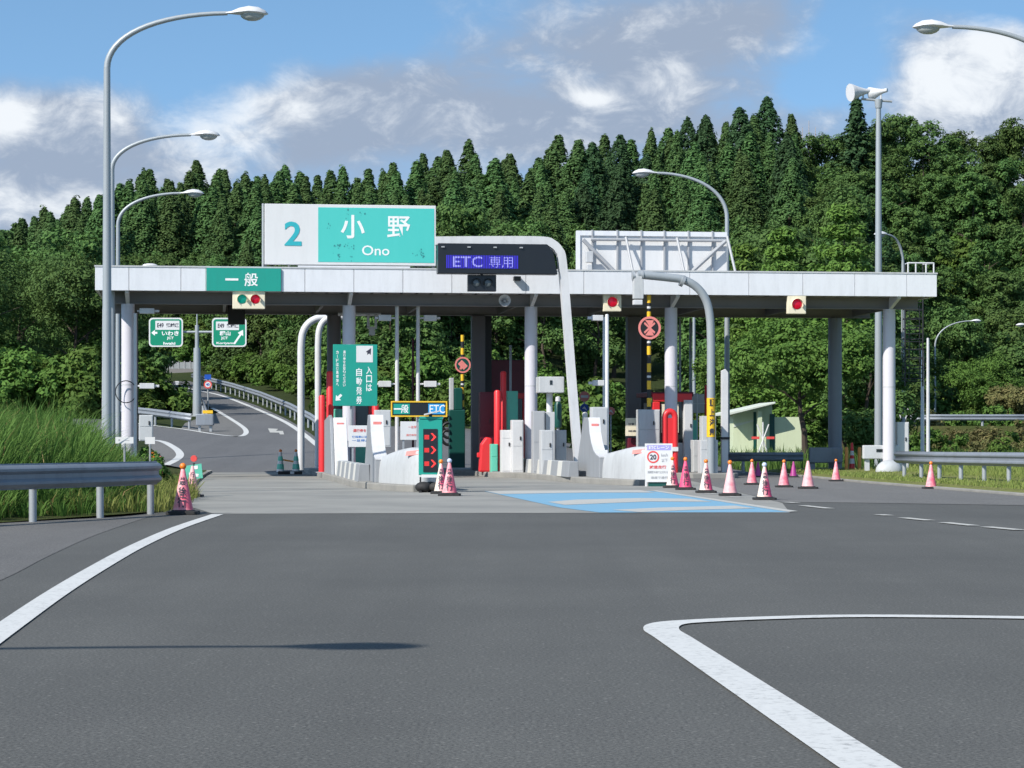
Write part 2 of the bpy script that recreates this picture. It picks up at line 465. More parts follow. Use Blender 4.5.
# lane floor continuing behind the gate to the right of the ramp
m = MB()
for i in range(7):
    y = 92 + i * 6; m.v += [(-9.6 + .15 * i, y, base_rise(-9.6, y) + .0), (8.6, y, base_rise(8.6, y) + .0)]
m.f = [(2 * i, 2 * i + 1, 2 * i + 3, 2 * i + 2) for i in range(6)]
# finer across so it follows the ground
m = MB(); nxx = 24
for i in range(9):
    y = 92 + i * 4.5
    for k in range(nxx):
        x = -8.2 + 17.4 * k / (nxx - 1); m.v.append((x, y, base_rise(x, y) + .0))
for i in range(8):
    for k in range(nxx - 1):
        a = i * nxx + k; m.f.append((a, a + 1, a + nxx + 1, a + nxx))
struct(m.build('rear_plaza', M['asphalt_ramp']))

lines = MB()
strip(spline([(-2.0, 2, 0), (-2.65, 9, 0), (-3.32, 15.6, 0), (-3.72, 19.7, 0), (-4.06, 23.7, 0), (-4.4, 28.2, 0), (-4.73, 34, 0), (-4.93, 40.2, 0)]), .2, .009, lines)
strip(spline([(1.6, 3, 0), (1.42, 8, 0), (1.34, 9.4, 0), (1.14, 12.9, 0), (1.02, 15.0, 0), (.98, 15.75, 0), (1.06, 16.25, 0), (1.3, 16.5, 0), (1.75, 16.75, 0), (2.46, 16.95, 0), (3.57, 16.8, 0), (6, 16.2, 0), (10, 14.6, 0)]), .235, .009, lines)
struct(lines.build('road_lines', M['line']))
dash = MB()
for a, b in (((703, 493.6), (718, 494.6)), ((728, 497), (742, 498)), ((786, 502.6), (797, 503.4)), ((803, 506), (830, 509)), ((879, 515), (889, 516)), ((903, 518.3), (930, 521)), ((944, 523), (974, 526.2)), ((986, 527.4), (1020, 530.6))):
    strip([g(*a), g(*b)], .2, .012, dash)
struct(dash.build('dashed_line', M['line_worn']))
rl = MB()
def rstrip(pp, w):
    P = spline([ramp_pt(*p, .008) for p in pp], 5)
    vs = []
    for i, p in enumerate(P):
        t = (P[min(i + 1, len(P) - 1)] - P[max(i - 1, 0)]).normalized(); n = Vector((-t.y, t.x, 0)).normalized()
        vs += [p + n * w / 2, p - n * w / 2]
    rl.add(vs, [(2 * i + 1, 2 * i + 3, 2 * i + 2, 2 * i) for i in range(len(P) - 1)])
rstrip([(177, 381), (178, 385), (184, 387.5), (200, 391), (221, 395.5), (249, 406), (279, 419), (298, 430), (318, 446)], .3)
rstrip([(212, 408), (220, 412.5), (240, 425), (246, 431), (244, 435), (236, 436.4), (214, 434.2), (185, 429.5), (152, 425.4), (110, 420)], .26)
rstrip([(120, 438.5), (157, 440.5), (173, 447), (180, 454), (176.5, 459.5), (166, 465)], .34)
struct(rl.build('ramp_lines', M['line']))
# worn turning arrow on the ramp
A = [ramp_pt(*p, .008) for p in ((268, 428.5), (278, 429), (276, 431), (283, 431), (284, 434.5), (280, 434.5), (279, 432.8), (270, 432.6))]
mm = MB(); mm.add(A, [tuple(range(len(A)))]); struct(mm.build('road_arrow', M['line_worn']))

# blue electronic toll lane carpet with white bars
def lane_poly(name, pts, z, mat):
    o = flat(name, [g(*p) for p in pts], z, mat)
    if o.data.polygons[0].normal.z < 0: o.data.polygons[0].flip()
    return o
lane_poly('blue_lane', [(484, 491.5), (650, 491.3), (700, 497), (790, 512.6), (600, 513), (560, 508)], .009, M['bluepaint'])
wb = MB()
for poly in ([(484, 491.3), (640, 490.6), (655, 493), (590, 493), (520, 494.2), (500, 494.5)],
             [(548, 502.5), (575, 500.2), (640, 498.6), (690, 499.2), (712, 502.3), (650, 502), (610, 503.6), (565, 505.5)],
             [(612, 510.5), (660, 508.2), (735, 506.2), (755, 509), (690, 510.6), (640, 512.8)],
             [(650, 491.0), (657, 490.9), (798, 511.8), (788, 512.5)]):
    P = [g(*p) for p in poly]; wb.add([(p[0], p[1], .013) for p in P], [tuple(range(len(P)))])
o = wb.build('blue_lane_bars', M['line_worn'])
for p in o.data.polygons:
    if p.normal.z < 0: p.flip()
struct(o)
# apron joints and the worn lines across it
j = MB()
strip([g(206, 488.5), g(345, 488)], .35, .0085, j); strip([g(455, 491.5), g(484, 491.2)], .25, .0085, j)
struct(j.build('apron_line', M['line_worn']))
# kerbs
def kerb(name, pts, w, h, mat):
    m = MB(); P = [Vector((p[0], p[1], 0)) for p in pts]; vs = []
    for i, p in enumerate(P):
        t = (P[min(i + 1, len(P) - 1)] - P[max(i - 1, 0)]).normalized(); n = Vector((-t.y, t.x, 0))
        vs += [p + n * w / 2, p + n * w / 2 + Vector((0, 0, h)), p - n * w / 2 + Vector((0, 0, h)), p - n * w / 2]
    k = len(P)
    for i in range(k - 1):
        for q in range(4):
            a, b = 4 * i + q, 4 * i + (q + 1) % 4; m.f.append((a, b, b + 4, a + 4))
    m.f += [(0, 1, 2, 3), (4 * k - 1, 4 * k - 2, 4 * k - 3, 4 * k - 4)]
    m.v = [tuple(v) for v in vs]
    return struct(m.build(name, mat, bevel=.015))
kerb('left_kerb', BOUND[8:], .18, .08, M['kerb'])
kerb('right_kerb', RB[2:], .16, .07, M['kerb'])
# grass verge on the right
m = MB(); V = []
sec = [(0.08, .06), (.8, .13), (2.5, .2), (6, .25), (14, .3), (60, .2)]
for (x, y) in RB:
    for dx, z in sec: V.append((x + dx, y, z))
m.v = V; k = len(sec)
for i in range(len(RB) - 1):
    for q in range(k - 1):
        a = i * k + q; m.f.append((a, a + 1, a + k + 1, a + k))
struct(m.build('grass_verge', M['turf'], smooth=True))
# bank on the left
def bound_x(y):
    for (a, b), (c, d) in zip(BOUND, BOUND[1:]):
        if y <= d: return a + (c - a) * max(y - b, 0) / (d - b)
    return BOUND[-1][0] - .14 * (y - 92)
def bank_z(dist, y):
    return .03 + .85 * sstep(.3, 5.5, dist) * (1 - .6 * sstep(60, 84, y)) + .1 * sstep(5, 30, dist)
m = MB(); ds = [0, .3, .8, 1.5, 2.5, 4, 6, 9, 14, 22, 40, 80]; yy = [-60, -20, 0, 10] + [18 + 3 * i for i in range(26)]
for y in yy:
    for d in ds:
        x = bound_x(y) - d
        m.v.append((x, y, bank_z(d, y) + base_rise(x, y) + .05 * mnoise.noise(Vector((x * .8, y * .8, 0)))))
k = len(ds)
for i in range(len(yy) - 1):
    for q in range(k - 1):
        a = i * k + q; m.f.append((a + 1, a, a + k, a + k + 1))
struct(m.build('grass_bank', M['soil'], smooth=True))

# ------------------------------------------------------------------ foliage
def leaf_mesh(name, cen, nrm, size, tone, mat, rng, aspect=1.4):
    """one quad per leaf spray: centres, preferred normals, sizes (arrays)"""
    n = len(cen)
    nr = nrm / (np.linalg.norm(nrm, axis=1, keepdims=True) + 1e-9)
    r = rng.normal(size=(n, 3)); t = np.cross(nr, r); t /= np.linalg.norm(t, axis=1, keepdims=True) + 1e-9
    b = np.cross(nr, t)
    s = size[:, None]
    a = rng.uniform(.7, 1.3, size=(n, 1)) * aspect
    P = np.stack([cen - t * s * a * .5, cen - b * s * .42 + t * s * .08, cen + t * s * a * .5, cen + b * s * .42 + t * s * .08 + nr * s * .12], 1).reshape(-1, 3)
    me = bpy.data.meshes.new(name)
    me.vertices.add(4 * n); me.vertices.foreach_set('co', P.astype(np.float32).ravel())
    me.loops.add(4 * n); me.loops.foreach_set('vertex_index', np.arange(4 * n, dtype=np.int32))
    me.polygons.add(n); me.polygons.foreach_set('loop_start', np.arange(0, 4 * n, 4, dtype=np.int32))
    at = me.attributes.new('tone', 'FLOAT', 'FACE'); at.data.foreach_set('value', tone.astype(np.float32))
    me.materials.append(mat); me.update(); me.validate()
    return me
def tufts(rng, C, D, S, nl, ls, up=.5, jit=.7, flat_=.6):
    """clumps of leaves: centres C, outward directions D, radii S"""
    k = len(C)
    off = rng.normal(size=(k, nl, 3)); off /= np.linalg.norm(off, axis=2, keepdims=True)
    off *= rng.uniform(.25, 1, size=(k, nl, 1)) ** .6
    off[:, :, 2] *= flat_
    cen = C[:, None, :] + off * S[:, None, None]
    nrm = D[:, None, :] * .5 + off * .7 + np.array([0, 0, up]) + rng.normal(size=(k, nl, 3)) * jit * .5
    size = ls * rng.uniform(.6, 1.35, size=(k, nl)) * np.ones((k, 1))
    tone = np.repeat(rng.uniform(0, 1, size=(k, 1)), nl, 1) * .8 + rng.uniform(0, .2, size=(k, nl))
    return cen.reshape(-1, 3), nrm.reshape(-1, 3), size.ravel(), tone.ravel()
def cedar_crown(seed, H, R, nt, nl, ls, mat, droop=.15, low=.12, power=.75):
    rng = np.random.default_rng(seed)
    t = rng.uniform(0, 1, nt) ** 1.1 * (1 - low) + low; a = rng.uniform(0, 2 * math.pi, nt)
    lob = 1 + .1 * np.sin(a * 3 + t * 22 + seed) + .08 * np.sin(a * 5 - t * 37) + .05 * np.sin(t * 60)
    r = R * (1 - t) ** power * lob * rng.uniform(.6, 1.04, nt) ** .7 + .1
    C = np.stack([r * np.cos(a), r * np.sin(a), H * t - droop * r + rng.normal(size=nt) * .15], 1)
    C[:, 0] += .25 * np.sin(t * 5 + seed); C[:, 1] += .25 * np.cos(t * 4 + seed)
    D = np.stack([np.cos(a), np.sin(a), .5 + 0 * a], 1)
    S = (.32 + .06 * R) * (1.2 - .8 * t) * rng.uniform(.7, 1.3, nt)
    top = np.array([[.25 * math.sin(5 + seed), .25 * math.cos(4 + seed), H * z] for z in (.97, .985, 1.0)])
    C = np.vstack([C, top]); D = np.vstack([D, [[0, 0, 1]] * 3]); S = np.concatenate([S, [.24, .18, .13]])
    return leaf_mesh('crown', *tufts(rng, C, D, S, nl, ls, .55, .6, .95), mat, rng)
def broad_crown(seed, H, R, nlobe, nt, nl, ls, mat, z0=.3, flat_=.7, up=.5):
    rng = np.random.default_rng(seed)
    L = []
    for i in range(nlobe):
        a = rng.uniform(0, 2 * math.pi); q = rng.uniform(.0, 1) ** .6
        zz = rng.uniform(z0, .86); rr = R * q * (1 - abs(zz - .5) * .9)
        L.append((rr * math.cos(a), rr * math.sin(a), H * zz, R * rng.uniform(.3, .52)))
    L.append((0, 0, H * .84, R * .38)); L = np.array(L)
    w = L[:, 3] ** 2; k = rng.choice(len(L), nt, p=w / w.sum())
    d = rng.normal(size=(nt, 3)); d[:, 2] = d[:, 2] * .9 + .3; d /= np.linalg.norm(d, axis=1, keepdims=True)
    C = L[k, :3] + d * L[k, 3:4] * rng.uniform(.55, 1.08, size=(nt, 1)) * np.array([1, 1, .8])
    C[:, 2] = np.minimum(C[:, 2], H)
    S = R * .15 * rng.uniform(.6, 1.4, nt)
    return leaf_mesh('crown', *tufts(rng, C, d, S, nl, ls, up, .7, flat_), mat, rng)
def trunk_mesh(seed, H, r, limbs=5, spread=1.5):
    rng = random.Random(seed); m = MB()
    m.tube([(.12 * math.sin(i * 1.3 + seed), .12 * math.cos(i * 1.7 + seed) - .12 * math.cos(seed), H * i / 6 - .5 * (i == 0)) for i in range(7)], [r * (1.25 if i == 0 else 1 - i * .14) for i in range(7)], 8)
    for k in range(limbs):
        a = rng.uniform(0, 6.28); z = H * rng.uniform(.3, .85); L = spread * rng.uniform(.5, 1)
        m.tube([(0, 0, z), (L * .5 * math.cos(a), L * .5 * math.sin(a), z + L * .35), (L * math.cos(a), L * math.sin(a), z + L * .55)], [r * .4, r * .25, r * .08], 5, False)
    me = bpy.data.meshes.new('trunk'); me.from_pydata(m.v, [], m.f); me.materials.append(M['bark']); return me
def tree(name, label, cat, loc, crown, trunk, rz=0, group=None, sc=(1, 1, 1)):
    t = thing(name, label, cat, loc, rz, group); t.scale = sc
    c = bpy.data.objects.new('trunk', trunk); COL.objects.link(c); c.parent = t
    c = bpy.data.objects.new('crown', crown); COL.objects.link(c); c.parent = t
    return t

rng = random.Random(11)
CED = [(cedar_crown(20 + i, 17, 4.9 + .4 * (i % 3), 1050, 19, .21, M['cedar'], power=1.0 + .08 * (i % 3)), trunk_mesh(i, 16, .22, 0)) for i in range(6)]
BRD = [(broad_crown(40 + i, 12, 3.7, 12, 360, 36, .22, M['broad'], z0=.15), trunk_mesh(30 + i, 9, .2, 5, 2.2)) for i in range(6)]
DRK = [(cedar_crown(60 + i, 17, 5.0, 900, 18, .25, M['fir'], power=.75, low=.1), trunk_mesh(50 + i, 16, .25, 0)) for i in range(3)]
def clear_of_ramp(x, y, m=5.5):
    if y > 232: return True
    ax = ramp_axis(y)
    if y < 150 and x < -14 + (y - 92) * .05 and x > -60: return y > 141 and x < ax - 7.5
    return abs(x - ax) > m + 1.5
counts = {}
y = 288.0; row = 0
while y > 142:
    step = 3.25 if y > 235 else 3.9
    x0 = wx(-70, y); x1 = wx(1095, y); nn = int((x1 - x0) / step)
    for i in range(nn + 1):
        x = x0 + (i + .5 * (row % 2)) * step + rng.uniform(-.9, .9); yj = y + rng.uniform(-3.5, 3.5)
        px = CX + F * x / yj
        q = rng.random()
        if y < 172 and 395 < px < 730: continue       # open scrub slope seen below the roof
        if y < 160 and px > 560: continue
        if y < 208 and px > 885: continue
        if not clear_of_ramp(x, yj): continue
        if px < 560: kind = 'c' if y > 232 or y > 200 and q < .5 else 'b'
        elif px < 800: kind = 'c' if y > 225 and q < .55 else ('d' if y > 235 and q < .75 else 'b')
        else: kind = 'b' if q > .06 or y > 250 else 'd'
        if kind == 'b' and q > .72 and y < 270: continue
        near = .62 + .38 * sstep(145, 275, y)
        if kind == 'c':
            cr, tr = CED[rng.randrange(6)]; s = (rng.uniform(.88, 1.03) + (.1 if px < 600 and rng.random() < .12 else 0)) * near * .93; w_ = s * rng.uniform(1.02, 1.42); sc = (w_, w_ * rng.uniform(.9, 1.1), s)
            tree('cedar_tree', 'tall narrow green cedar among its likes on the forested hillside', 'tree', (x, yj, T(x, yj) - .2), cr, tr, rng.uniform(0, 6.28), 'cedars of the hillside forest', sc)
        elif kind == 'd':
            cr, tr = DRK[rng.randrange(3)]; s = rng.uniform(.82, 1.0) * near * (1 if px < 800 else .72); sc = (s, s, s)
            tree('fir_tree', 'broad blackish green conifer standing among paler trees on the hillside', 'tree', (x, yj, T(x, yj) - .2), cr, tr, rng.uniform(0, 6.28), 'dark conifers of the hillside forest', sc)
        else:
            cr, tr = BRD[rng.randrange(6)]; s = (rng.uniform(.78, 1.08) if y < 265 else rng.uniform(.93, 1.06)) * (.75 + .25 * near) * (1.0 if px > 800 else 1.1); sc = (s, s, s * rng.uniform(.85, 1.1))
            tree('broadleaf_tree', 'rounded leafy green tree among its likes on the forested hillside', 'tree', (x, yj, T(x, yj) - .2), cr, tr, rng.uniform(0, 6.28), 'leafy trees of the hillside forest', sc)
        counts[kind] = counts.get(kind, 0) + 1
    y -= 9.2 if y > 235 else 12; row += 1
print('trees', counts)

# single trees one can point at
sp = leaf_mesh
def conifer_spread(seed, H, R):
    rng = np.random.default_rng(seed); C = []; D = []; S = []
    for w in range(30):
        t = .1 + .87 * w / 29
        for b in range(8):
            a = b * .785 + w * .9 + rng.uniform(-.3, .3); L = R * (1 - t) ** .75 * rng.uniform(.5, 1.2)
            for q in (.35, .6, .82, 1.0):
                C.append((L * q * math.cos(a), L * q * math.sin(a), H * t + .16 * L * q + rng.uniform(-.25, .25))); D.append((math.cos(a), math.sin(a), .6)); S.append(.5 * (1.15 - .5 * q))
    C.append((0, 0, H)); D.append((0, 0, 1)); S.append(.3)
    return leaf_mesh('crown', *tufts(rng, np.array(C), np.array(D), np.array(S), 11, .34, .7, .5, .5), M['fir'], rng)
x, y = wx(856, 278), 278
tree('fir_tree', 'lone dark spiky fir rising above the leafy ridge beside the loudspeaker mast', 'tree', (x, y, T(x, y) - .3), conifer_spread(3, 16.2, 4.2), trunk_mesh(3, 15, .3, 0))
x, y = wx(809, 292), 292
dead = MB()
for k in range(5): dead.tube([(k * .7 - 1.4, 0, 0), (k * .75 - 1.5, .1, 8), (k * .8 - 1.6, .1, 14.5 - abs(k - 2) * .8)], [.12, .08, .03], 5)
tr_ = thing('bare_tree', 'pale leafless tree poking above the ridge left of the dark spiky fir', 'tree', (x, y, T(x, y)))
dead.build('trunk', painted('dead_wood', (.45, .38, .33), .9, .3), tr_)
def pine_crown(seed, H, R):
    rng = np.random.default_rng(seed); C = []; D = []; S = []
    for w in range(11):
        t = .18 + .8 * w / 10
        nb = 8 if t < .8 else 5
        for b in range(nb):
            a = b * 6.283 / nb + w * .8 + rng.uniform(-.3, .3); L = R * (1 - t) ** .55 * rng.uniform(.55, 1.1)
            for q in (.55, .85, 1.05):
                C.append((L * q * math.cos(a), L * q * math.sin(a), H * t + .35 * L * q * .6)); D.append((math.cos(a) * .5, math.sin(a) * .5, 1)); S.append(.52 * rng.uniform(.8, 1.25))
    return leaf_mesh('crown', *tufts(rng, np.array(C), np.array(D), np.array(S), 64, .13, .4, 1.0, .75), M['pine'], rng, 2.2)
for px, d, top, Rr, lab in ((842, 116, 208, 3.0, 'tallest light green pine just behind the roof left of the loudspeaker mast'), (783, 120, 230, 2.7, 'light green pine with a narrow tip behind the roof, right of the framed panel'),
                            (745, 126, 246, 2.2, 'low light green pine whose tip barely clears the roof beside the framed panel')):
    x = wx(px, d); z = T(x, d); H = wz(top, d) - z
    tree('pine_tree', lab, 'tree', (x, d, z - .1), pine_crown(px, H, Rr), trunk_mesh(px, H * .95, .16, 4, 1.2))
NB = []
def near_broad(px, d, top, Rr, lab, seed, mat='broad', low=.25, nm='broadleaf_tree', nt=520):
    x = wx(px, d); z = T(x, d) if d > 92 else bank_z(bound_x(d) - x, d); H = wz(top, d) - z
    return tree(nm, lab, 'tree', (x, d, z - .1), broad_crown(seed, H, Rr, 12, nt, 52, .125, M[mat], z0=low), trunk_mesh(seed, H * .75, .17, 6, Rr * .7))
near_broad(802, 105, 318, 3.2, 'dense bushy tree with a dark trunk in front of the pale green hut', 201, 'bushleaf', .64)
near_broad(868, 112, 325, 2.6, 'dark leafy tree right behind the white corner column under the roof', 202, 'broad', .18)
near_broad(745, 128, 318, 2.9, 'leafy tree behind the thin white posts, left of the pale green hut', 203, 'bushleaf', .2)
near_broad(835, 122, 300, 2.6, 'light green bushy tree behind the slate coloured rear column', 204, 'pine', .25)
near_broad(898, 150, 330, 2.3, 'dark tree behind the roof ladder at the right end of the roof', 205, 'broad', .15)
near_broad(985, 196, 352, 3.4, 'pale green tree right of the small curved street lamp on the right', 206, 'bushleaf', .1)
near_broad(1012, 168, 385, 2.4, 'brownish green tree at the right border of the view', 207, 'brownbush', .1)
near_broad(20, 150, 250, 4.6, 'big dark leafy tree above the tall grass at the far left', 208, 'broad', .12)
near_broad(75, 146, 262, 4.4, 'big dark leafy tree left of the tall lamp post behind the grass', 209, 'broad', .12)
near_broad(120, 150, 300, 3.2, 'leafy tree hidden partly by the left white column of the gate', 210, 'broad', .1)
near_broad(147, 144, 335, 1.15, 'leafy tree touching the left green road sign', 211, 'broad', .1, nt=300)
near_broad(-30, 142, 268, 4.2, 'leafy tree cut by the left border of the view', 212, 'broad', .1)

# bushes
BSH = [broad_crown(80 + i, 2.6, 2.0, 8, 170, 34, .16, M['bushleaf'], z0=.1, up=.6) for i in range(5)]
BRN = [broad_crown(95 + i, 2.6, 2.0, 8, 150, 30, .15, M['brownbush'], z0=.1, up=.6) for i in range(2)]
def bush(px, d, s, lab, group=None, z=None, brown=False):
    x = wx(px, d)
    o = bpy.data.objects.new('bush', (BRN if brown else BSH)[rng.randrange(2 if brown else 5)]); COL.objects.link(o)
    o.location = (x, d, (T(x, d) if z is None else z) - .25); o.rotation_euler.z = rng.uniform(0, 6.28); o.scale = (s, s, s * rng.uniform(.8, 1.25))
    return tag(o, lab, 'bush', group)
for d in (112, 120, 128, 136, 144, 152, 160, 168):
    px = 405 + rng.uniform(0, 20)
    while px < 740:
        if d > 122 or px > 560 and d > 114:
            if clear_of_ramp(wx(px, d), d, 7): bush(px, d, rng.uniform(.7, 1.25), 'light green shrub on the open slope seen below the roof', 'shrubs on the open slope')
        px += rng.uniform(36, 60) * 125 / d
for d in (104, 112, 121, 131, 156, 170, 184, 196):
    px = 890 + rng.uniform(0, 20)
    while px < 1060:
        bush(px, d, rng.uniform(.4, .62) if d < 135 else rng.uniform(.8, 1.25), 'scrubby shrub on the rough ground behind the right guardrail', 'shrubs behind the right guardrail', brown=rng.random() < (.6 if d < 135 else .2))
        px += rng.uniform(30, 55) if d < 135 else rng.uniform(26, 44)
for px, py, s, lab in ((160, 411, .5, 'low green shrub between the two ramp roads, left one'), (178, 410, .5, 'low green shrub between the two ramp roads, beside the sign post'), (170, 406, .5, 'low green shrub at the back of the wedge between the ramp roads')):
    P = ramp_pt(px, py); bush(px, P.y, s, lab, None, P.z)
for i in range(46):
    d = 128 + 100 * (i / 46) + rng.uniform(-2, 2); off = 8.5 + 6.5 * (i % 3) + rng.uniform(-1, 1); x = ramp_axis(d) + off + (5 if d < 140 else 0)
    if wx(395, d) < x: continue
    cr, tr = BRD[i % 6]; q = rng.uniform(.62, .85)
    tree('roadside_tree', 'leafy tree close behind the guardrail of the climbing ramp road', 'tree', (x, d, T(x, d) - .9), cr, tr, i * 1.7, 'trees along the ramp guardrail', (q, q, q * (1 + .15 * (i % 3))))
for i in range(40):
    d = 124 + 95 * (i / 40); x = ramp_axis(d) + 6.6 + rng.uniform(0, 2.5) + (4 if d < 138 else 0)
    if x < wx(400, d): bush(CX + F * x / d, d, rng.uniform(.8, 1.3), 'dense shrub at the foot of the trees along the ramp guardrail', 'shrubs along the ramp guardrail')
for i in range(26):
    d = 138.5 + rng.uniform(0, 9); px = -40 + i * 7.2; x = wx(px, d)
    if px < 146 and x < ramp_axis(d) - 5: bush(px, d, rng.uniform(.9, 1.5), 'dark shrub at the foot of the trees beyond the left grass bank', 'shrubs beyond the left bank')
for i in range(22):
    d = 219 + rng.uniform(0, 20); px = 125 + i * 5; x = wx(px, d)
    bush(px, 219 + (i % 4) * 3, 1.2, 'dense shrub behind the noise fence at the top of the ramp', 'shrubs behind the noise fence')
    if d > 224: cr, tr = BRD[i % 6]; tree('roadside_tree', 'leafy tree behind the noise fence at the top of the ramp', 'tree', (x, d, T(x, d) - 1), cr, tr, i * 2.1, 'trees behind the noise fence', (.7, .7, .8))

m = MB(); d0 = 141.0
a, b = wx(880, d0), wx(1120, d0)
m.prism([(139, -.5), (141, wz(426, 142)), (146, wz(426, 142)), (150, -.5)], 'x', a, b); struct(m.build('road_embankment', M['soil']))
for i in range(16): bush(888 + 12 * i, 136 + rng.uniform(-2, 2), rng.uniform(.45, .75), 'scrubby shrub below the far guardrail on the right', 'shrubs below the far guardrail', brown=rng.random() < .45)
for px, d in [(760 + 17 * i, 119 + 6 * (i % 3)) for i in range(8)]: bush(px, d, rng.uniform(.6, .95), 'shrub behind the pale green hut and the slate column', 'shrubs behind the hut')
for i in range(150):
    px = rng.uniform(880, 1060); d = rng.uniform(203, 285); x = wx(px, d)
    bush(px, d, rng.uniform(1.2, 2.1), 'green shrub filling the hillside between the trees on the right', 'shrubs on the right hillside')
for i in range(46):
    y = rng.uniform(34, 62); dd = rng.uniform(.8, 8); x = bound_x(y) - dd; px = CX + F * x / y
    if -10 < px < 165: bush(px, y, rng.uniform(.14, .3), 'leafy weed among the tall grass of the left bank', 'leafy weeds on the left bank', bank_z(dd, y) + .35, brown=rng.random() < .25)
# grass
def blades(name, pts, hmin, hmax, w, mat, seed, label, lean=.35):
    rg = random.Random(seed); m = MB(); tone = []
    for (x, y, z, k) in pts:
        h = rg.uniform(hmin, hmax) * k; a = rg.uniform(0, 6.28); dx, dy = math.cos(a), math.sin(a); b = rg.uniform(0, 6.28); px_, py_ = math.cos(b), math.sin(b)
        l = h * rg.uniform(.1, lean * 2); ww = w * rg.uniform(.6, 1.3); t = rg.random()
        n = len(m.v)
        m.v += [(x - px_ * ww, y - py_ * ww, z), (x + px_ * ww, y + py_ * ww, z),
                (x + dx * l * .3 - px_ * ww * .8, y + dy * l * .3 - py_ * ww * .8, z + h * .6), (x + dx * l * .3 + px_ * ww * .8, y + dy * l * .3 + py_ * ww * .8, z + h * .6),
                (x + dx * l, y + dy * l, z + h * (1 - .25 * l / h))]
        m.f += [(n, n + 1, n + 3, n + 2), (n + 2, n + 3, n + 4)]; tone += [t, t]
    o = m.build(name, mat); at = o.data.attributes.new('tone', 'FLOAT', 'FACE'); at.data.foreach_set('value', tone)
    return tag(o, label, None, None, 'stuff')
def tussocks(name, P, hmin, hmax, w, mat, seed, label, nb=34):
    """clumps of long arching blades: (x, y, z, height factor)"""
    rg = np.random.default_rng(seed); n = len(P); A = np.array(P)
    k = n * nb; c = np.repeat(A, nb, 0); hc = np.repeat(rg.uniform(.75, 1.2, n), nb)
    ang = rg.uniform(0, 2 * math.pi, k); rad = rg.uniform(0, 1, k) ** .7
    d = np.stack([np.cos(ang), np.sin(ang), 0 * ang], 1); h = rg.uniform(hmin, hmax, k) * c[:, 3] * hc
    root = c[:, :3] + d * (rad * .16)[:, None]; lean = h * (.12 + .55 * rad * rg.uniform(.5, 1.2, k))
    sd = np.stack([-np.sin(ang + rg.normal(0, .8, k)), np.cos(ang), 0 * ang], 1); ww = (w * rg.uniform(.6, 1.4, k))[:, None]
    up = np.array([0, 0, 1.0]); V = []
    for t, q in ((0, .7), (.4, 1), (.75, .75)):
        p = root + d * (lean * t ** 2)[:, None] + up * (h * (t - .22 * t ** 3 * lean / h))[:, None]
        V += [p - sd * ww * q, p + sd * ww * q]
    V.append(root + d * lean[:, None] + up * (h * (1 - .38 * lean / h))[:, None])
    V = np.stack(V, 1).reshape(-1, 3); b = np.arange(k)[:, None] * 7
    F4 = np.concatenate([b + np.array([[0, 1, 3, 2]]), b + np.array([[2, 3, 5, 4]])], 1).reshape(-1, 4); F3 = b + np.array([[4, 5, 6]])
    me = bpy.data.meshes.new(name); me.vertices.add(len(V)); me.vertices.foreach_set('co', V.astype(np.float32).ravel())
    li = np.concatenate([F4.ravel(), F3.ravel()]); me.loops.add(len(li)); me.loops.foreach_set('vertex_index', li.astype(np.int32))
    ls = np.concatenate([np.arange(len(F4)) * 4, len(F4) * 4 + np.arange(len(F3)) * 3]); me.polygons.add(len(ls)); me.polygons.foreach_set('loop_start', ls.astype(np.int32))
    tc_ = np.repeat(rg.uniform(0, 1, n), nb); at = me.attributes.new('tone', 'FLOAT', 'FACE'); at.data.foreach_set('value', np.concatenate([np.repeat(tc_, 2), tc_]).astype(np.float32))
    me.materials.append(mat); me.update(); me.validate()
    o = bpy.data.objects.new(name, me); COL.objects.link(o); return tag(o, label, None, None, 'stuff')
P = []
for i in range(7200):
    y = 31 + 44 * rng.random() ** 1.15; d = .15 + 13 * rng.random() ** .9; x = bound_x(y) - d
    px = CX + F * x / y
    if px < -40 or px > 190: continue
    if d < .5 and rng.random() < .55: continue
    dens = mnoise.noise(Vector((x * .6, y * .35, 3)))
    k = (.3 + .7 * sstep(.3, 2.4, d)) * (1 + .45 * dens) * (1 - .42 * sstep(50, 66, y)) * (1 - .3 * sstep(120, 165, px))
    P.append((x, y, bank_z(d, y) - .03, k))
tussocks('tall_grass', P, .75, 1.5, .0105, M['grassleaf'], 5, 'tall green grass on the bank behind the left guardrail')
P2 = [(p[0] + rng.uniform(-.3, .3), p[1], p[2], p[3]) for p in P if rng.random() < .12 for q in range(3)]
blades('dry_grass', P2, .9, 1.7, .009, M['drygrass'], 6, 'dry straw stalks among the tall grass')
P = []
for i in range(210):
    y = rng.uniform(38.4, 56); d = rng.uniform(-.15, 1.1); x = bound_x(y) - d
    if y < 40.5 and d < .12: continue
    P.append((x, y, bank_z(max(d, 0), y) - .02, rng.uniform(.5, 1.2)))
tussocks('dry_weeds', P, .2, .5, .008, M['turfgrass'], 15, 'yellowish weeds along the road edge below the left guardrail', 20)
P = []
for i in range(26000):
    y = 48 + 40 * rng.random(); d = .25 + 9 * rng.random() ** 1.3
    xb = next(b[0] + (c[0] - b[0]) * (y - b[1]) / (c[1] - b[1]) for b, c in zip(RB, RB[1:]) if y <= c[1]); x = xb + d
    if CX + F * x / y > 1040: continue
    P.append((x, y, .13, .5 + .9 * max(0, mnoise.noise(Vector((x, y * .5, 1))) + .2) + 2.2 * sstep(2.2, 4.5, d)))
blades('verge_grass', P, .06, .17, .012, M['turfgrass'], 7, 'short grass on the verge under the right guardrail')
P = []
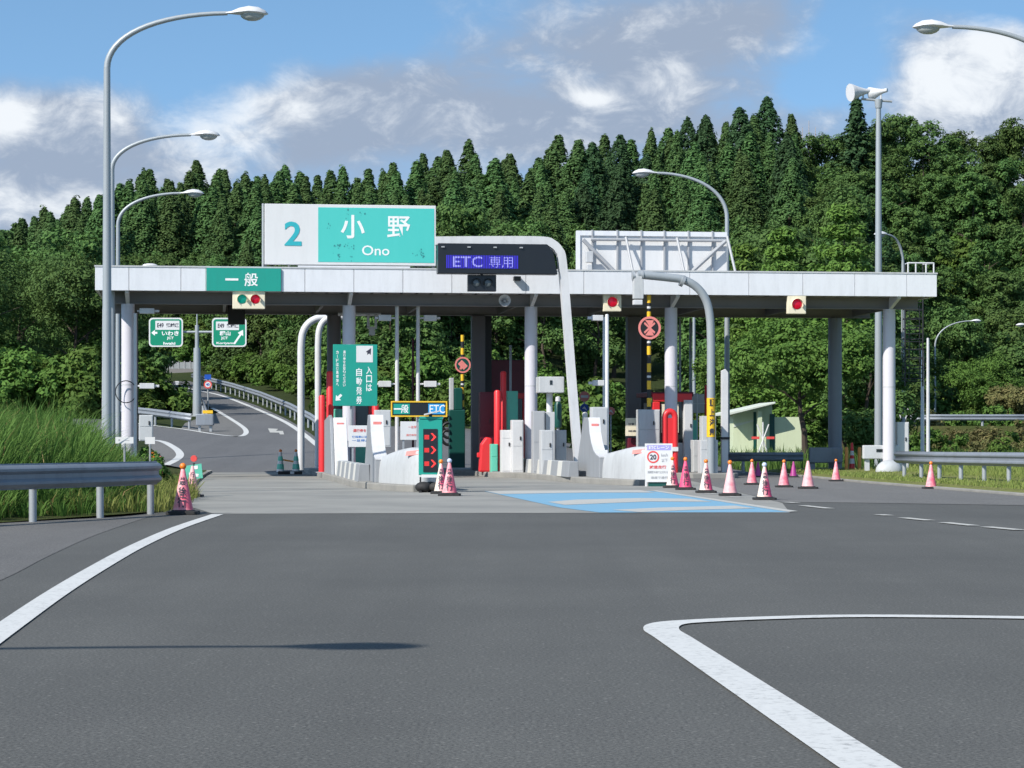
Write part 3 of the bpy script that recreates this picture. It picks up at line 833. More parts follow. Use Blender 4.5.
for i in range(9000):
    px = rng.uniform(395, 1030); d = rng.uniform(96, 128); x = wx(px, d)
    if d < 131 and 9.4 > x: 
        if d < 129 and x < 9.4 and d < 128.5: continue
    P.append((x, d, T(x, d) - .1, 1))
blades('rough_grass', P, .5, 1.2, .03, M['grassleaf'], 8, 'rough grass on the ground behind the right guardrail')
# ------------------------------------------------------------------ toll gate
def U(px, v): return w2uv(*lane(px, v))[0]
def Z(py, px, v): return wz(py, lane(px, v)[1])
def lt(name, label, cat, px, v, z=0.0, group=None, rz=TH):
    x, y = lane(px, v); return thing(name, label, cat, (x, y, z), rz, group)
def span(px0, px1, py0, py1, v):
    """centre column, half width and z range of something seen between two columns and rows at depth v"""
    pc = (px0 + px1) / 2; w = U(px1, v) - U(px0, v); return pc, w / 2, Z(py1, pc, v), Z(py0, pc, v)

CW, CD, ZB, ZT = 28.0, 10.4, 6.08, 6.84
can = thing('toll_gate_canopy', 'wide white flat roofed toll gate canopy on round columns across the lanes', 'canopy', (OX, OY, 0), TH)
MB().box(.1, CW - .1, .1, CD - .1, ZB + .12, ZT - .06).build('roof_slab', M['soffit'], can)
seams = [U(p, 0) for p in (129, 181, 206, 281, 305, 354, 403, 452, 526, 584, 636, 690, 749, 803, 855, 907)]
def fascia(a, b, side):
    m = MB(); cuts = [a] + [s for s in seams if a < s < b] + [b] if side in 'fb' else [a + (b - a) * i / 6 for i in range(7)]
    for p, q in zip(cuts, cuts[1:]):
        if side == 'f': m.box(p + .007, q - .007, 0, .1, ZB, ZT)
        elif side == 'b': m.box(p + .012, q - .012, CD - .1, CD, ZB, ZT)
        elif side == 'l': m.box(0, .1, p + .012, q - .012, ZB, ZT)
        else: m.box(CW - .1, CW, p + .012, q - .012, ZB, ZT)
    o = m.build('fascia', M['fascia'], can, bevel=.008); return o
for a in ((0, CW, 'f'), (0, CW, 'b'), (.1, CD - .1, 'l'), (.1, CD - .1, 'r')): fascia(*a)
m = MB()
for q in ((-.02, CW + .02, -.02, .14), (-.02, CW + .02, CD - .14, CD + .02), (-.02, .14, .14, CD - .14), (CW - .14, CW + .02, .14, CD - .14)): m.box(*q, ZT, ZT + .05)
m.build('coping', M['ltgrey'], can)
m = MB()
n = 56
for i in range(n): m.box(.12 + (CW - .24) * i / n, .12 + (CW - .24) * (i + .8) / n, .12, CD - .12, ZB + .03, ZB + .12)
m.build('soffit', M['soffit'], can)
FC = [128, 349, 531, 671, 889]; VF = 1.4
fu = [U(p, VF) for p in FC]
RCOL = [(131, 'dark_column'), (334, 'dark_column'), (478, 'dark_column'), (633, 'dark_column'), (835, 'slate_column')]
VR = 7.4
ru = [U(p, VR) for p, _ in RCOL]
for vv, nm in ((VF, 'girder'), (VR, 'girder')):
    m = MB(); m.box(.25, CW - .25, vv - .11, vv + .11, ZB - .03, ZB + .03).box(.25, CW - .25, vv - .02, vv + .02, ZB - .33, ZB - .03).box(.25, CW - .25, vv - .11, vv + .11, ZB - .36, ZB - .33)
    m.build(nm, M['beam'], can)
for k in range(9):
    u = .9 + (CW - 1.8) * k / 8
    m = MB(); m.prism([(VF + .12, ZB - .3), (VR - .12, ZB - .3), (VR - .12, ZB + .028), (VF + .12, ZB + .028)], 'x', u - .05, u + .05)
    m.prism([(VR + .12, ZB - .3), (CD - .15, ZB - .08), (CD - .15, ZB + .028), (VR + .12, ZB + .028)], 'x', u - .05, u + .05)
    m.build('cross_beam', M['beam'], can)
for i, u in enumerate(fu):
    c = MB().lathe([(0, .21), (ZB - .36, .21)][::1] and [(.215, 0), (.215, ZB - .36)], 28, (u, VF, 0)).build('column', M['column'], can, True)
    m = MB().prism([(VF - .2, ZB - .36), (.16, ZB - .06), (.16, ZB + .03), (VF - .2, ZB + .03)], 'x', u - .06, u + .06); m.build('bracket', M['fascia'], can)
    MB().box(u - .33, u + .33, VF - .33, VF + .33, -.02, .16 if i == 4 else .36).build('plinth', M['kerb'] if i != 4 else M['nose'], can, bevel=.03)
    bnd = MB()
    for zz in (3.05,): bnd.lathe([(.219, 0), (.219, .03)], 28, (u, VF, zz))
    bnd.build('joint_band', M['ltgrey'], c)
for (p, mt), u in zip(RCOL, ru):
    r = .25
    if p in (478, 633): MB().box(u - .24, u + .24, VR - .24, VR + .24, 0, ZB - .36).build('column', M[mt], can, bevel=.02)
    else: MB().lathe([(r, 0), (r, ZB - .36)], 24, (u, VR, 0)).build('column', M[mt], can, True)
# second dark steel posts beside the two inner rear columns
for px, lab in ((488, 'thin dark steel post right beside the rear column behind the red booth'), (644, 'thin dark steel post right beside the rear column behind the striped barrier arm')):
    t = lt('steel_post', lab, 'post', px, VR + .6); MB().box(-.12, .12, -.12, .12, 0, ZB - .1).box(-.2, .2, -.2, .2, 0, .04).build('post', M['black_paint'], t, bevel=.01)
# ladder pipe down the left column, cable loop and cameras on it
lp = lt('camera_pole', 'thin white pole with two small cameras beside the left white column', 'camera pole', 135.3, VF - .35)
MB().tube([(0, 0, 0), (0, 0, 5.4)], .055, 10).build('pole', M['white'], lp, True)
for py, s in ((311, 1), (386, 1)):
    z = Z(py, 140, VF - .35)
    MB().box(.06, .14, -.03, .03, z - .03, z + .03).box(.14, .62, -.12, .12, z - .09, z + .09).box(.62, .78, -.05, .05, z - .04, z + .04).build('camera', M['white'], lp, bevel=.015)
MB().tube([(.0 + .34 * math.cos(a) - .3, -.03, Z(392, 130, VF) + .36 * math.sin(a)) for a in [i * .22 + .5 for i in range(25)]], .016, 6).build('cable', M['black_paint'], lp, True)

# fascia lane sign
pc, hw, z0, z1 = span(206.5, 281, 269, 290, -.05)
t = lt('lane_sign', 'green lane sign with white writing on the left end of the white fascia', 'sign', pc, -.05)
MB().box(-hw, hw, -.02, .045, ZB + .01, ZT - .01).build('panel', M['bluegreen'], t)
MB().text('一', -hw * .32, (ZB + ZT) / 2, .42, .07, -.026, .02).text('般', hw * .2, (ZB + ZT) / 2, .44, .44, -.026, .015).build('lettering', M['letter'], t)

def signal(px0, px1, py0, py1, v, label, lens, housing='cream', hood=True):
    pc, hw, z0, z1 = span(px0, px1, py0, py1, v)
    t = lt('traffic_signal', label, 'traffic signal', pc, v, z0); h = z1 - z0
    MB().box(-hw, hw, -.09, .12, 0, h).build('housing', M[housing], t, bevel=.02)
    k = len(lens); r = min(hw / k, h / 2) * .56
    for i, mt in enumerate(lens):
        x = (i - (k - 1) / 2) * hw * (2 / k) * .82
        le = MB().ball((x, -.09, h * .52), r, 20, 10, (1, .25, 1)).build('lens', M[mt], t, True)
        m = MB()
        for a in range(15):
            a0, a1 = R_(-30 + a * 16), R_(-30 + a * 16 + 16); q = r * 1.12
            m.add([(x + q * math.cos(a0), -.09, h * .52 + q * math.sin(a0)), (x + q * math.cos(a1), -.09, h * .52 + q * math.sin(a1)),
                   (x + q * math.cos(a1), -.2, h * .52 + q * math.sin(a1) - .01), (x + q * math.cos(a0), -.2, h * .52 + q * math.sin(a0) - .01)], [(0, 1, 2, 3)])
        m.build('hood', M[housing], le)
    MB().box(-.04, .04, .0, .08, h, h + .12).build('hanger', M['grey'], t)
    return t
signal(232.5, 265, 290.5, 309, .1, 'cream signal box with green and red lamps hanging below the green fascia sign', ['lens_green', 'lens_red'])
signal(603, 621, 293.5, 311.5, .3, 'cream signal box with one red lamp half hidden by a thin white pole', ['lens_red'])
signal(787, 805.5, 295.5, 314, .1, 'cream signal box with one bright red lamp under the right half of the fascia', ['lens_red'])
# dark cover hanging behind the first signal
t = lt('hanging_box', 'dark hanging box behind the cream signal with green and red lamps', 'box', 236.5, 6.5, 0)
pc, hw, z0, z1 = span(229, 262, 305, 327, 6.5)
MB().box(-.3, .3, -.2, .2, Z(324.5, 248, 6.5), ZB - .02).build('body', M['black_paint'], t, bevel=.02)

# big name sign on the roof
v = .5; pc, hw, z0, z1 = span(265, 436, 205, 265.5, v)
t = lt('name_sign', 'big white and turquoise name sign standing on the left part of the roof', 'sign', pc, v, 0)
fx = U(318, v) - U(pc, v)
MB().box(-hw, hw, -.12, .12, z0, z1).build('panel', M['signwhite'], t, bevel=.015)
MB().box(fx, hw - .06, -.128, -.1, z0 + .1, z1 - .1).build('turquoise_field', M['teal'], t)
kx = (2 * hw) / 171
def sx(px): return (px - 350.5) * kx
def sz(py): return z0 + (265.5 - py) / 60.5 * (z1 - z0)
MB().text('2', sx(293), sz(234.5), 17 * kx, 24 * kx, -.134, .018).build('numeral', M['letter_teal'], t)
MB().text('小', sx(352.5), sz(227), 24 * kx, 23.5 * kx, -.134, .02).text('野', sx(398.5), sz(227), 23 * kx, 22 * kx, -.134, .012).text('Ono', sx(375.5), sz(250.5), 27.5 * kx, 10 * kx, -.134, .01).build('lettering', M['letter'], t)
rs = random.Random(4); m = MB()
for (px, py, n) in ((327, 228, 5), (333, 246, 4), (339, 246, 9), (347, 214, 4), (362, 214, 4), (339, 257, 8), (346, 244, 4), (352, 248, 4), (415, 253, 4), (421, 253, 8), (422, 257, 3), (350, 257, 3)):
    for _ in range(n):
        x, z = sx(px + rs.gauss(0, 1.6)), sz(py + rs.gauss(0, 2.2)); r = rs.uniform(.006, .028)
        m.plate([(x + r * rs.uniform(.6, 1.2) * math.cos(a), z + r * rs.uniform(.8, 1.9) * math.sin(a)) for a in [k * 1.047 for k in range(6)]], -.1315 - rs.uniform(0, .001))
m.build('stains', M['stain'], t)
m = MB()
for x in (-hw + .02, -hw * .5, 0, hw * .5, hw - .05): MB().box(x - .05, x + .05, .125, .25, ZT - .1, z1 - .1).build('sign_post', M['galv'], t)
MB().tube([(-hw - .05, .05, ZT - .1), (-hw - .05, .05, z1 + .02)], .04, 8).build('sign_post', M['galv'], t)
for x in (-hw * .7, hw * .7): MB().tube([(x, .25, z1 - .3), (x, 1.6, ZT)], .04, 6).build('strut', M['galv'], t)
MB().box(sx(298), sx(410), -.1, .3, ZT + .05, ZT + .13).build('base_rail', M['fascia'], t)

# gantry over the middle lane with its display
v = -2.2
pts = [(435, 241), (500, 240.5), (542, 241), (552, 244), (558.5, 250.5), (562, 262), (567, 320), (572, 385), (579, 470)]
t = lt('lane_gantry', 'white bent gantry holding the black display over the middle lane', 'gantry', 579, v)
u0 = U(579, v)
P = [(U(a, v) - u0, Z(b, a, v)) for a, b in pts]; P = [P[0]] + [tuple(p) for p in spline([(a, b, 0) for a, b in P], 4)][1:]
P = [(p[0], p[1]) for p in P]; P[-1] = (P[-1][0], .18)
m = MB(); Lp, Rp = [], []
for i, p in enumerate(P):
    a, b = P[max(i - 1, 0)], P[min(i + 1, len(P) - 1)]; d = Vector((b[0] - a[0], b[1] - a[1])).normalized(); nrm = Vector((-d.y, d.x))
    w = .13; Lp.append((p[0] + nrm.x * w, p[1] + nrm.y * w)); Rp.append((p[0] - nrm.x * w, p[1] - nrm.y * w))
for i in range(len(P) - 1): m.prism([Lp[i], Lp[i + 1], Rp[i + 1], Rp[i]], 'y', -.17, .17)
m.build('frame', M['white'], t)
MB().box(P[-1][0] - .3, P[-1][0] + .3, -.3, .3, .16, .2).build('base_plate', M['galv'], t)
xa, xb = U(437, v) - u0, U(555, v) - u0; za, zb = Z(274.5, 495, v), Z(245, 495, v)
q = MB(); q.prism([(xa, za), (U(556.5, v) - u0, za), (U(552, v) - u0, Z(252, 552, v)), (U(546, v) - u0, zb + .02), (xa, zb + .02)], 'y', -.28, .2)
pn = q.build('display_panel', M['black'], t, bevel=.02)
m = MB(); x0, x1 = U(445.5, v) - u0, U(517.5, v) - u0; z0, z1 = Z(269, 480, v), Z(256, 480, v)
for i in range(44): m.plate([(x0 + (x1 - x0) * i / 44, z0), (x0 + (x1 - x0) * (i + .74) / 44, z0), (x0 + (x1 - x0) * (i + .74) / 44, z1), (x0 + (x1 - x0) * i / 44, z1)], -.284)
m.build('light_field', M['led_blue'], pn)
m = MB()
for i in range(44): m.plate([(x0 + (x1 - x0) * (i + .6) / 44, z0 - .01), (x0 + (x1 - x0) * (i + 1) / 44, z0 - .01), (x0 + (x1 - x0) * (i + 1) / 44, z1 + .01), (x0 + (x1 - x0) * (i + .6) / 44, z1 + .01)], -.293)
m.build('light_gap_bars', M['black'], pn)  # black strips laid over the display as dark gaps in its light
MB().text('ETC', U(467, v) - u0, (z0 + z1) / 2, .95, .34, -.289, .01).text('専用', U(500, v) - u0, (z0 + z1) / 2, .75, .36, -.289, .0).build('lettering', M['led_lav'], pn)
m = MB()
for px in (442, 468, 494, 520): MB().box(U(px, v) - u0 - .05, U(px, v) - u0 + .05, -.33, -.281, zb - .12, zb - .08).build('louvre', M['grey'], pn)
tt = signal(467.5, 496, 275, 291.5, v + .05, 'black signal box with two unlit lamps under the gantry display', ['lens_dark', 'lens_dark'], 'black')
# horn and floodlight on the fascia
t = lt('horn_speaker', 'white horn loudspeaker under the fascia right of the unlit signal', 'loudspeaker', 504.5, .35, Z(300.5, 504, .35))
m = MB(); prof = [(.02, .34), (.035, .2), (.07, .08), (.14, 0), (.19, -.06), (.2, -.07)]
m.tube([(0, y, 0) for r, y in prof], [r for r, y in prof], 24, False); m.tube([(0, .5, 0), (0, .3, 0)], .08, 14).build('horn', M['white'], t, True)
MB().ball((0, -.01, 0), .055, 12, 8).build('core', M['grey'], t, True)
MB().box(-.02, .02, .3, .36, .05, ZB - Z(300.5, 504, .35) + .02).build('bracket', M['grey'], t)
t = lt('floodlight', 'small black floodlight on the fascia below the gantry display', 'floodlight', 517, -.12, Z(278.5, 517, -.12))
MB().box(-.12, .12, -.12, .1, -.08, .07).build('body', M['black'], t, bevel=.02)
MB().plate([(-.09, -.06), (.09, -.06), (.09, .05), (-.09, .05)], -.123).build('glass', M['dkglass'], t)
# white ridge lamp lying on the left roof edge
t = lt('roof_lamp', 'flat white lamp cover on the roof edge left of the green fascia sign', 'lamp', 150, .3, ZT + .05)
MB().ball((0, 0, .02), .25, 16, 8, (1, .5, .3)).build('cover', M['white'], t, True)

# rear framed panel seen from behind
v = 9.4; pc, hw, z0, z1 = span(576.5, 727, 232, 278, v)
t = lt('rear_sign', 'white framed back of a large sign standing on the rear roof edge', 'sign', pc, v); u0 = U(pc, v)
def X(px): return U(px, v) - u0
def ZZ(py): return Z(py, pc, v)
MB().box(-hw, hw, .0, .12, ZT + .1, z1).build('panel', M['signwhite'], t)
m = MB().box(-hw, hw, -.06, -.002, z1 - .16, z1 + .02).box(-hw, -hw + .14, -.06, -.002, ZT, z1 - .16); m.build('frame', M['fascia'], t)
m = MB().tube([(X(590), -.2, ZZ(240.5)), (X(725), -.2, ZZ(240.5))], .055, 8)
for px in (592, 617, 641, 664, 688, 712): m.box(X(px) - .03, X(px) + .03, -.1, -.003, ZT, z1 + .05)
m.build('ribs', M['grey'], t)
for a, b, c, d in ((582, 241, 617, 276), (724, 241, 686, 276)):
    MB().tube([(X(a), -.24, ZZ(b)), (X(c), -.24, ZZ(d))], .075, 8).build('diagonal_brace', M['grey'], t, True)
for a, b, c, d in ((625, 238, 631, 279), (676, 238, 682, 279), (726, 236, 733, 279)):
    MB().tube([(X(a), -.2, ZZ(b)), (X(c), -1.1, ZT - .05)], .05, 8).build('strut', M['grey'], t, True)
MB().box(X(584), X(591), -.55, -.3, ZZ(264), ZZ(253)).box(X(585), X(590), -.55, -.3, ZZ(276), ZZ(266)).build('control_box', M['ltgrey'], t, bevel=.02)
# right rear corner: railing, and a black ladder drawn for the shaded mast tops
v = 9.6; t = lt('roof_ladder', 'black ladder shape standing in for shaded masts, with white pipe rail at the right rear corner of the roof', 'ladder', 914, CD + .12); u0 = U(914, CD + .12)
m = MB()
for a in (-.35, .35):
    m.tube([(a, 0, 3.3), (a, 0, ZT + 1.15)], .03, 8)
for k in range(12): m.tube([(-.35, 0, 3.5 + k * .3), (.35, 0, 3.5 + k * .3)], .018, 6)
m.build('shade_rungs', M['black_paint'], t)
m = MB()
for x in (-.5, -.2, .2, .5):
    m.tube([(x, -.9, ZT - .1), (x, -.9, ZT + 1.1)], .03, 8)
m.tube([(-.5, -.9, ZT + 1.1), (.5, -.9, ZT + 1.1)], .03, 8).tube([(-.5, -.9, ZT + 1.1), (-.35, -.05, ZT + 1.12)], .03, 8).tube([(.5, -.9, ZT + 1.1), (.35, -.05, ZT + 1.12)], .03, 8)
m.build('guard_rail', M['white'], t)
m = MB()
for k in range(9): m.tube([(.38 * math.cos(a), .1 + .55 * math.sin(a), 3.6 + k * .38) for a in [R_(i * 18) for i in range(11)]], .02, 6, False)
for a in (30, 90, 150): m.tube([(.38 * math.cos(R_(a)), .1 + .55 * math.sin(R_(a)), 3.6), (.38 * math.cos(R_(a)), .1 + .55 * math.sin(R_(a)), 6.4)], .016, 5)
m.build('shade_cage', M['black_paint'], t)

# ------------------------------------------------------------------ islands
def island(label, plan, h=.17):
    t = thing('toll_island', label, 'traffic island', (OX, OY, 0), TH)
    MB().prism(plan, 'z', -.02, h).build('kerb', M['kerb'], t, bevel=.03); return t
island('raised concrete island carrying the green ticket sign and the left nose block', [(7.42, -14.5), (7.75, -18.2), (8.15, -20.4), (8.5, -21), (8.9, -20.9), (9.2, -19), (9.25, -8), (10.6, -5), (10.6, 15), (7.3, 15)])
island('raised concrete island carrying the gantry foot and the middle nose block', [(14.25, -9.5), (14.75, -12.6), (15.25, -14.1), (15.8, -13.9), (16.2, -12), (16.3, 18), (12.2, 18), (12.9, 2.2), (13.7, .6), (14.0, -3)])
island('short raised concrete island under the bent camera arch with cabinets', [(18.9, -1.2), (19.2, -2.0), (20.6, -2.0), (20.9, -1.2), (20.9, 14), (18.7, 14)])
island('small kerbed footing under the right white column', [(U(862, 0), -.6), (U(912, 0), -.6), (U(912, 0), 2.6), (U(862, 0), 2.6)], .13)

def crash_nose(label, uL, uR, vF, top=1.07, fin=1.9, uFront=None):
    t = thing('crash_block', label, 'crash block', (OX, OY, 0), TH); uf = uFront
    key = [(uL, vF + 6.5), (uL, vF + 4.5), (uL + .06, vF + 3.2), (uL + (uf - uL) * .35, vF + 1.7), (uf - .3, vF + .45), (uf, vF + .02), (uf + .3, vF + .25), (uR - .08, vF + 1.3), (uR, vF + 2.8), (uR, vF + 6.5)]
    plan = [(p.x, p.y) for p in spline([(a, b, 0) for a, b in key], 5)]
    n = len(plan); m = MB(); lev = [(0, 0.15), (.0, .3), (.015, .6), (.04, .8), (.09, .92), (.16, .98), (.26, 1.0)]
    N_ = []
    for k in range(n):
        a, b = plan[max(k - 1, 0)], plan[min(k + 1, n - 1)]; dx, dy = b[0] - a[0], b[1] - a[1]; L = math.hypot(dx, dy) or 1; N_.append((-dy / L, dx / L))
    sgn = 1 if N_[2][0] > 0 else -1
    for ins, zf in lev:
        for (u, v), (nx_, ny_) in zip(plan, N_): m.v.append((u + sgn * nx_ * ins, v + sgn * ny_ * ins, .15 + (zf - .15) / .85 * (top * (1 - .24 * sstep(vF + .6, vF + 4.2, v)) - .15) if zf > .15 else .15))
    for l in range(len(lev) - 1):
        for k in range(n - 1): m.f.append((l * n + k, l * n + k + 1, (l + 1) * n + k + 1, (l + 1) * n + k))
        m.f.append((l * n + n - 1, l * n, (l + 1) * n, (l + 1) * n + n - 1))
    m.f.append(tuple((len(lev) - 1) * n + k for k in range(n)))
    body = m.build('body', M['nose'], t, True)
    top_ = top * .76
    curve = [(3.1, top_ - .05), (3.7, top_ + .02), (4.2, top_ + .14), (4.6, top_ + .36), (4.9, top_ + .64), (5.05, fin - .1), (5.15, fin)]
    f = MB().prism([(vF + a, b) for a, b in curve + [(6.0, fin + .02), (6.2, fin - .15), (7.6, .16), (3.1, .16)]], 'x', uL - .015, uL + .28).build('fin', M['band_grey'], t, bevel=.02)
    r = MB()
    for (a, b), (c, d) in zip(curve, curve[1:]):
        r.add([(uL - .005, vF + a - .012, b + .012), (uL + .33, vF + a - .012, b + .012), (uL + .33, vF + c - .012, d + .012), (uL - .005, vF + c - .012, d + .012)], [(0, 1, 2, 3)])
    r.add([(uL + .28, vF + a, .2) for a in (0,)], []) if False else None
    rp_ = r.build('white_front', M['white'], f); s_ = rp_.modifiers.new('thick', 'SOLIDIFY'); s_.thickness = .03; s_.offset = -1
    MB().prism([(vF + a, b) for a, b in curve + [(5.9, fin), (6.2, .3), (3.1, .3)]], 'x', uL + .283, uL + .33).build('side_plate', M['white'], f)
    MB().box(uL + .06, uL + .27, vF + 5.0 - .03, vF + 5.0 + .02, fin - .3, fin - .17).build('red_plate', M['letter_pink'], f)
    z = top * .9; e0 = Vector((uf + .05, vF - .0)); e1 = Vector((uf - .36, vF + .52))
    MB().add([(e0.x, e0.y - .02, z - .05), (e1.x, e1.y - .03, z - .1), (e1.x + .03, e1.y + .03, z + .01), (e0.x, e0.y + .04, z + .06)], [(0, 1, 2, 3)]).build('red_stripe', M['letter_pink'], t)
    return t
crash_nose('white concrete nose block with upright fin on the island behind the red arrow board', 7.85, 9.35, -20.7, uFront=8.75)
crash_nose('white concrete nose block with upright fin left of the twenty limit board', 14.72, 16.3, -13.9, uFront=15.55)

def low_wall(label, u, v0, v1, n, h=.62):
    t = thing('barrier_wall', label, 'barrier wall', (OX, OY, 0), TH); L = v1 - v0
    for i in range(n):
        a, b = v0 + L * i / n, v0 + L * (i + .62) / n; c = v0 + L * (i + 1) / n
        P = lambda z: u + .14 * z / h
        for x0, x1, mt in ((a, b, 'band_grey'), (b, c, 'band_white')):
            MB().prism([(u, .15), (u + .34, .15), (u + .32, h), (u + .05, h)], 'y', x0 + .006, x1 - .006).build('band', M[mt], t, bevel=.02)
    return t
low_wall('low grey and white banded wall along the left edge of the left island', 7.5, -15.6, -4.6, 5)
low_wall('low grey and white banded wall along the left edge of the middle island', 14.12, -8.6, 5.0, 6)
# second fin further along the left island
t = thing('guard_fin', 'tall slanted grey fin with white front by the booth of the left lane', 'crash block', (OX, OY, 0), TH)
MB().prism([(-3.4, .15), (-3.0, .9), (-2.2, 1.95), (-1.6, 2.05), (1.5, 1.9), (2.2, .15)], 'x', 7.45, 7.55).build('side_plate', M['band_grey'], t, bevel=.02)
MB().prism([(-3.45, .15), (-3.05, .9), (-2.25, 1.97), (-2.05, 1.9), (-2.8, .15)], 'x', 7.56, 7.98).build('front_plate', M['white'], t, bevel=.02)
MB().box(7.66, 7.88, -2.42, -2.38, 1.72, 1.8).build('red_plate', M['letter_pink'], t)

# ------------------------------------------------------------------ cabinets and posts on the islands
def cabinet(px0, px1, py0, py1, v, label, mat='ltgrey', depth=.45, name='equipment_cabinet', cat='cabinet', seams=(.55,), handle=True, base=None):
    pc, hw, z0, z1 = span(px0, px1, py0, py1, v); z0 = base if base is not None else max(z0, .16)
    if z0 < .5: z0 = .16
    t = lt(name, label, cat, pc, v, z0); h = z1 - z0
    MB().box(-hw, hw, 0, depth, 0, h).build('body', M[mat], t, bevel=.015)
    d = MB(); cuts = [.03] + [s for s in seams] + [.98]
    for a, b in zip(cuts, cuts[1:]): d.box(-hw + .03, hw - .03, -.012, .0, h * a + .01, h * b - .01)
    dr = d.build('door', M[mat], t, bevel=.004)
    if handle: MB().box(hw * .35, hw * .35 + .04, -.04, -.012, h * .62, h * .62 + .12).build('handle', M['black_paint'], dr)
    return t
cabinet(375, 391, 410, 447, -3, 'white cabinet behind the upright fin of the left island')
cabinet(139, 153, 415, 441, -3, 'white cabinet standing in the grass right of the left white column', base=None)
cabinet(533, 545, 411, 466, -1.5, 'tall grey cabinet just right of the middle white column', 'grey', seams=(.5,))
cabinet(541, 553.5, 430, 468, -3.2, 'half height grey cabinet in front of the tall grey one', seams=(.55,))
cabinet(555.5, 566.5, 430, 464, -1, 'low white cabinet behind the slanted gantry leg', seams=(.6,))
cabinet(512, 523.5, 420, 466, .9, 'white cabinet between the red posts and the middle white column', 'white', seams=(.5,))
cabinet(501.5, 512, 430, 469, 1.3, 'narrow white cabinet in front of the red round posts', 'white', seams=(.8,))
cabinet(592, 608, 407, 450, -7.2, 'grey box behind the upright fin of the middle island', seams=())
cabinet(638.5, 660, 409.5, 450, 0, 'tall grey cabinet behind the black and yellow barrier arm', seams=(.5,))
cabinet(702, 716, 416, 470, -.4, 'grey cabinet behind the foot of the bent camera arch')
cabinet(700.5, 718, 440, 476, -1.6, 'low grey cabinet at the foot of the bent camera arch, with a dark handle', seams=(.7,))
cabinet(693, 703, 440, 475, .6, 'narrow grey cabinet left of the bent camera arch', seams=(.5,))
cabinet(684, 693, 400, 470, 2.4, 'tall pale cabinet right of the red bumper post', 'white')
cabinet(897, 909, 422, 462, 1.6, 'white utility box right of the right white column', 'white', seams=())
cabinet(628, 640, 438, 470, 1.2, 'dark brown box left of the grey cabinet at the rear column', 'maroon', handle=False)
# posts
def post(px, py0, py1, v, r, label, mat, name='post', cat='post', cap=True, base=.16):
    t = lt(name, label, cat, px, v, base); h = Z(py0, px, v) - base
    m = MB().lathe([(r, 0), (r, h - r * .6), (r * .75, h - r * .15), (r * .2, h)], 16); m.build('pole', M[mat], t, True)
    MB().box(-r * 1.8, r * 1.8, -r * 1.8, r * 1.8, 0, .03).build('base_plate', M['galv'], t); return t
post(503.3, 371, 466, 2.6, .105, 'taller red round post left of the mint booth box', 'red')
post(497.5, 390, 466, 2.2, .12, 'shorter red round post touching the taller red one', 'red')
post(330, 371, 443, 1.9, .12, 'taller red round post left of the green ticket sign', 'red')
post(322, 395, 443, 1.5, .11, 'shorter red round post beside the pale pipe arch', 'red')
post(375.5, 404, 430, 1.6, .12, 'red round post showing at the right edge of the green ticket sign', 'red')
post(413, 338, 400, 9, .04, 'thin dark red rod behind the two pale camera poles', 'maroon')
post(607, 314, 410, -2.2, .06, 'thin white pole crossing the cream signal box', 'white', 'camera_pole', 'pole')
post(604, 318, 410, -1.0, .045, 'thin white pole directly beside the one crossing the signal box', 'white', 'camera_pole', 'pole')
post(690.5, 318, 440, 9.0, .045, 'thin grey pole right of the second inner white column', 'pole', 'pole', 'pole')
post(680, 318, 440, 8.2, .04, 'thin grey pole close to the right side of the second inner white column', 'pole', 'pole', 'pole')
post(510.5, 345, 420, 6, .045, 'thin grey pole in front of the dark red booth roof', 'pole', 'pole', 'pole')
post(585, 412, 470, 2, .09, 'short white post below the round road signs', 'white')
t = lt('steel_post', 'white pointed square post right of the bent camera arch', 'post', 724.5, .2, 0)
h = Z(369, 724, .2)
MB().prism([(-.11, 0), (.11, 0), (.11, h - .12), (.02, h), (-.11, h - .06)], 'y', -.09, .09).build('post', M['white'], t, bevel=.01)
MB().box(-.16, .16, -.12, -.09, Z(438, 724, .2) - .05, Z(438, 724, .2) + .03).build('clamp', M['black_paint'], t)
# camera poles
def cam_pole(px, ptop, v, label, cams, r=.065):
    t = lt('camera_pole', label, 'camera pole', px, v, .16); h = min(Z(ptop, px, v), ZB + .02) - .16
    MB().tube([(0, 0, 0), (0, 0, h)], r, 12).build('pole', M['white'], t, True)
    for py, s in cams:
        z = Z(py, px, v) - .16
        c = MB().box(*sorted((s * .06, s * .2)), -.03, .03, z - .03, z + .03).box(*sorted((s * .2, s * .62)), -.11, .11, z - .1, z + .1).box(*sorted((s * .62, s * .75)), -.05, .05, z - .04, z + .04).build('camera', M['white'], t, bevel=.015)
    return t
cam_pole(397, 300, 1.6, 'left one of two pale camera poles below the roof, cameras pointing left', ((318, -1), (384, -1)))
cam_pole(418, 300, 1.9, 'right one of two pale camera poles below the roof, cameras pointing right', ((318, 1), (384, 1)))
for px, py, v, lab in ((598, 318, -1.6, 'small white camera left of the cream signal on the thin pole'), (599, 383, -1.6, 'small white camera low on the thin pole above the fin')):
    t = lt('camera', lab, 'camera', px, v, Z(py, px, v))
    MB().box(-.2, .16, -.12, .12, -.09, .09).build('body', M['white'], t, bevel=.015); MB().box(-.34, -.2, -.05, .05, -.045, .045).build('snout', M['white'], t); MB().box(.16, .3, -.03, .03, -.03, .03).build('arm', M['white'], t)
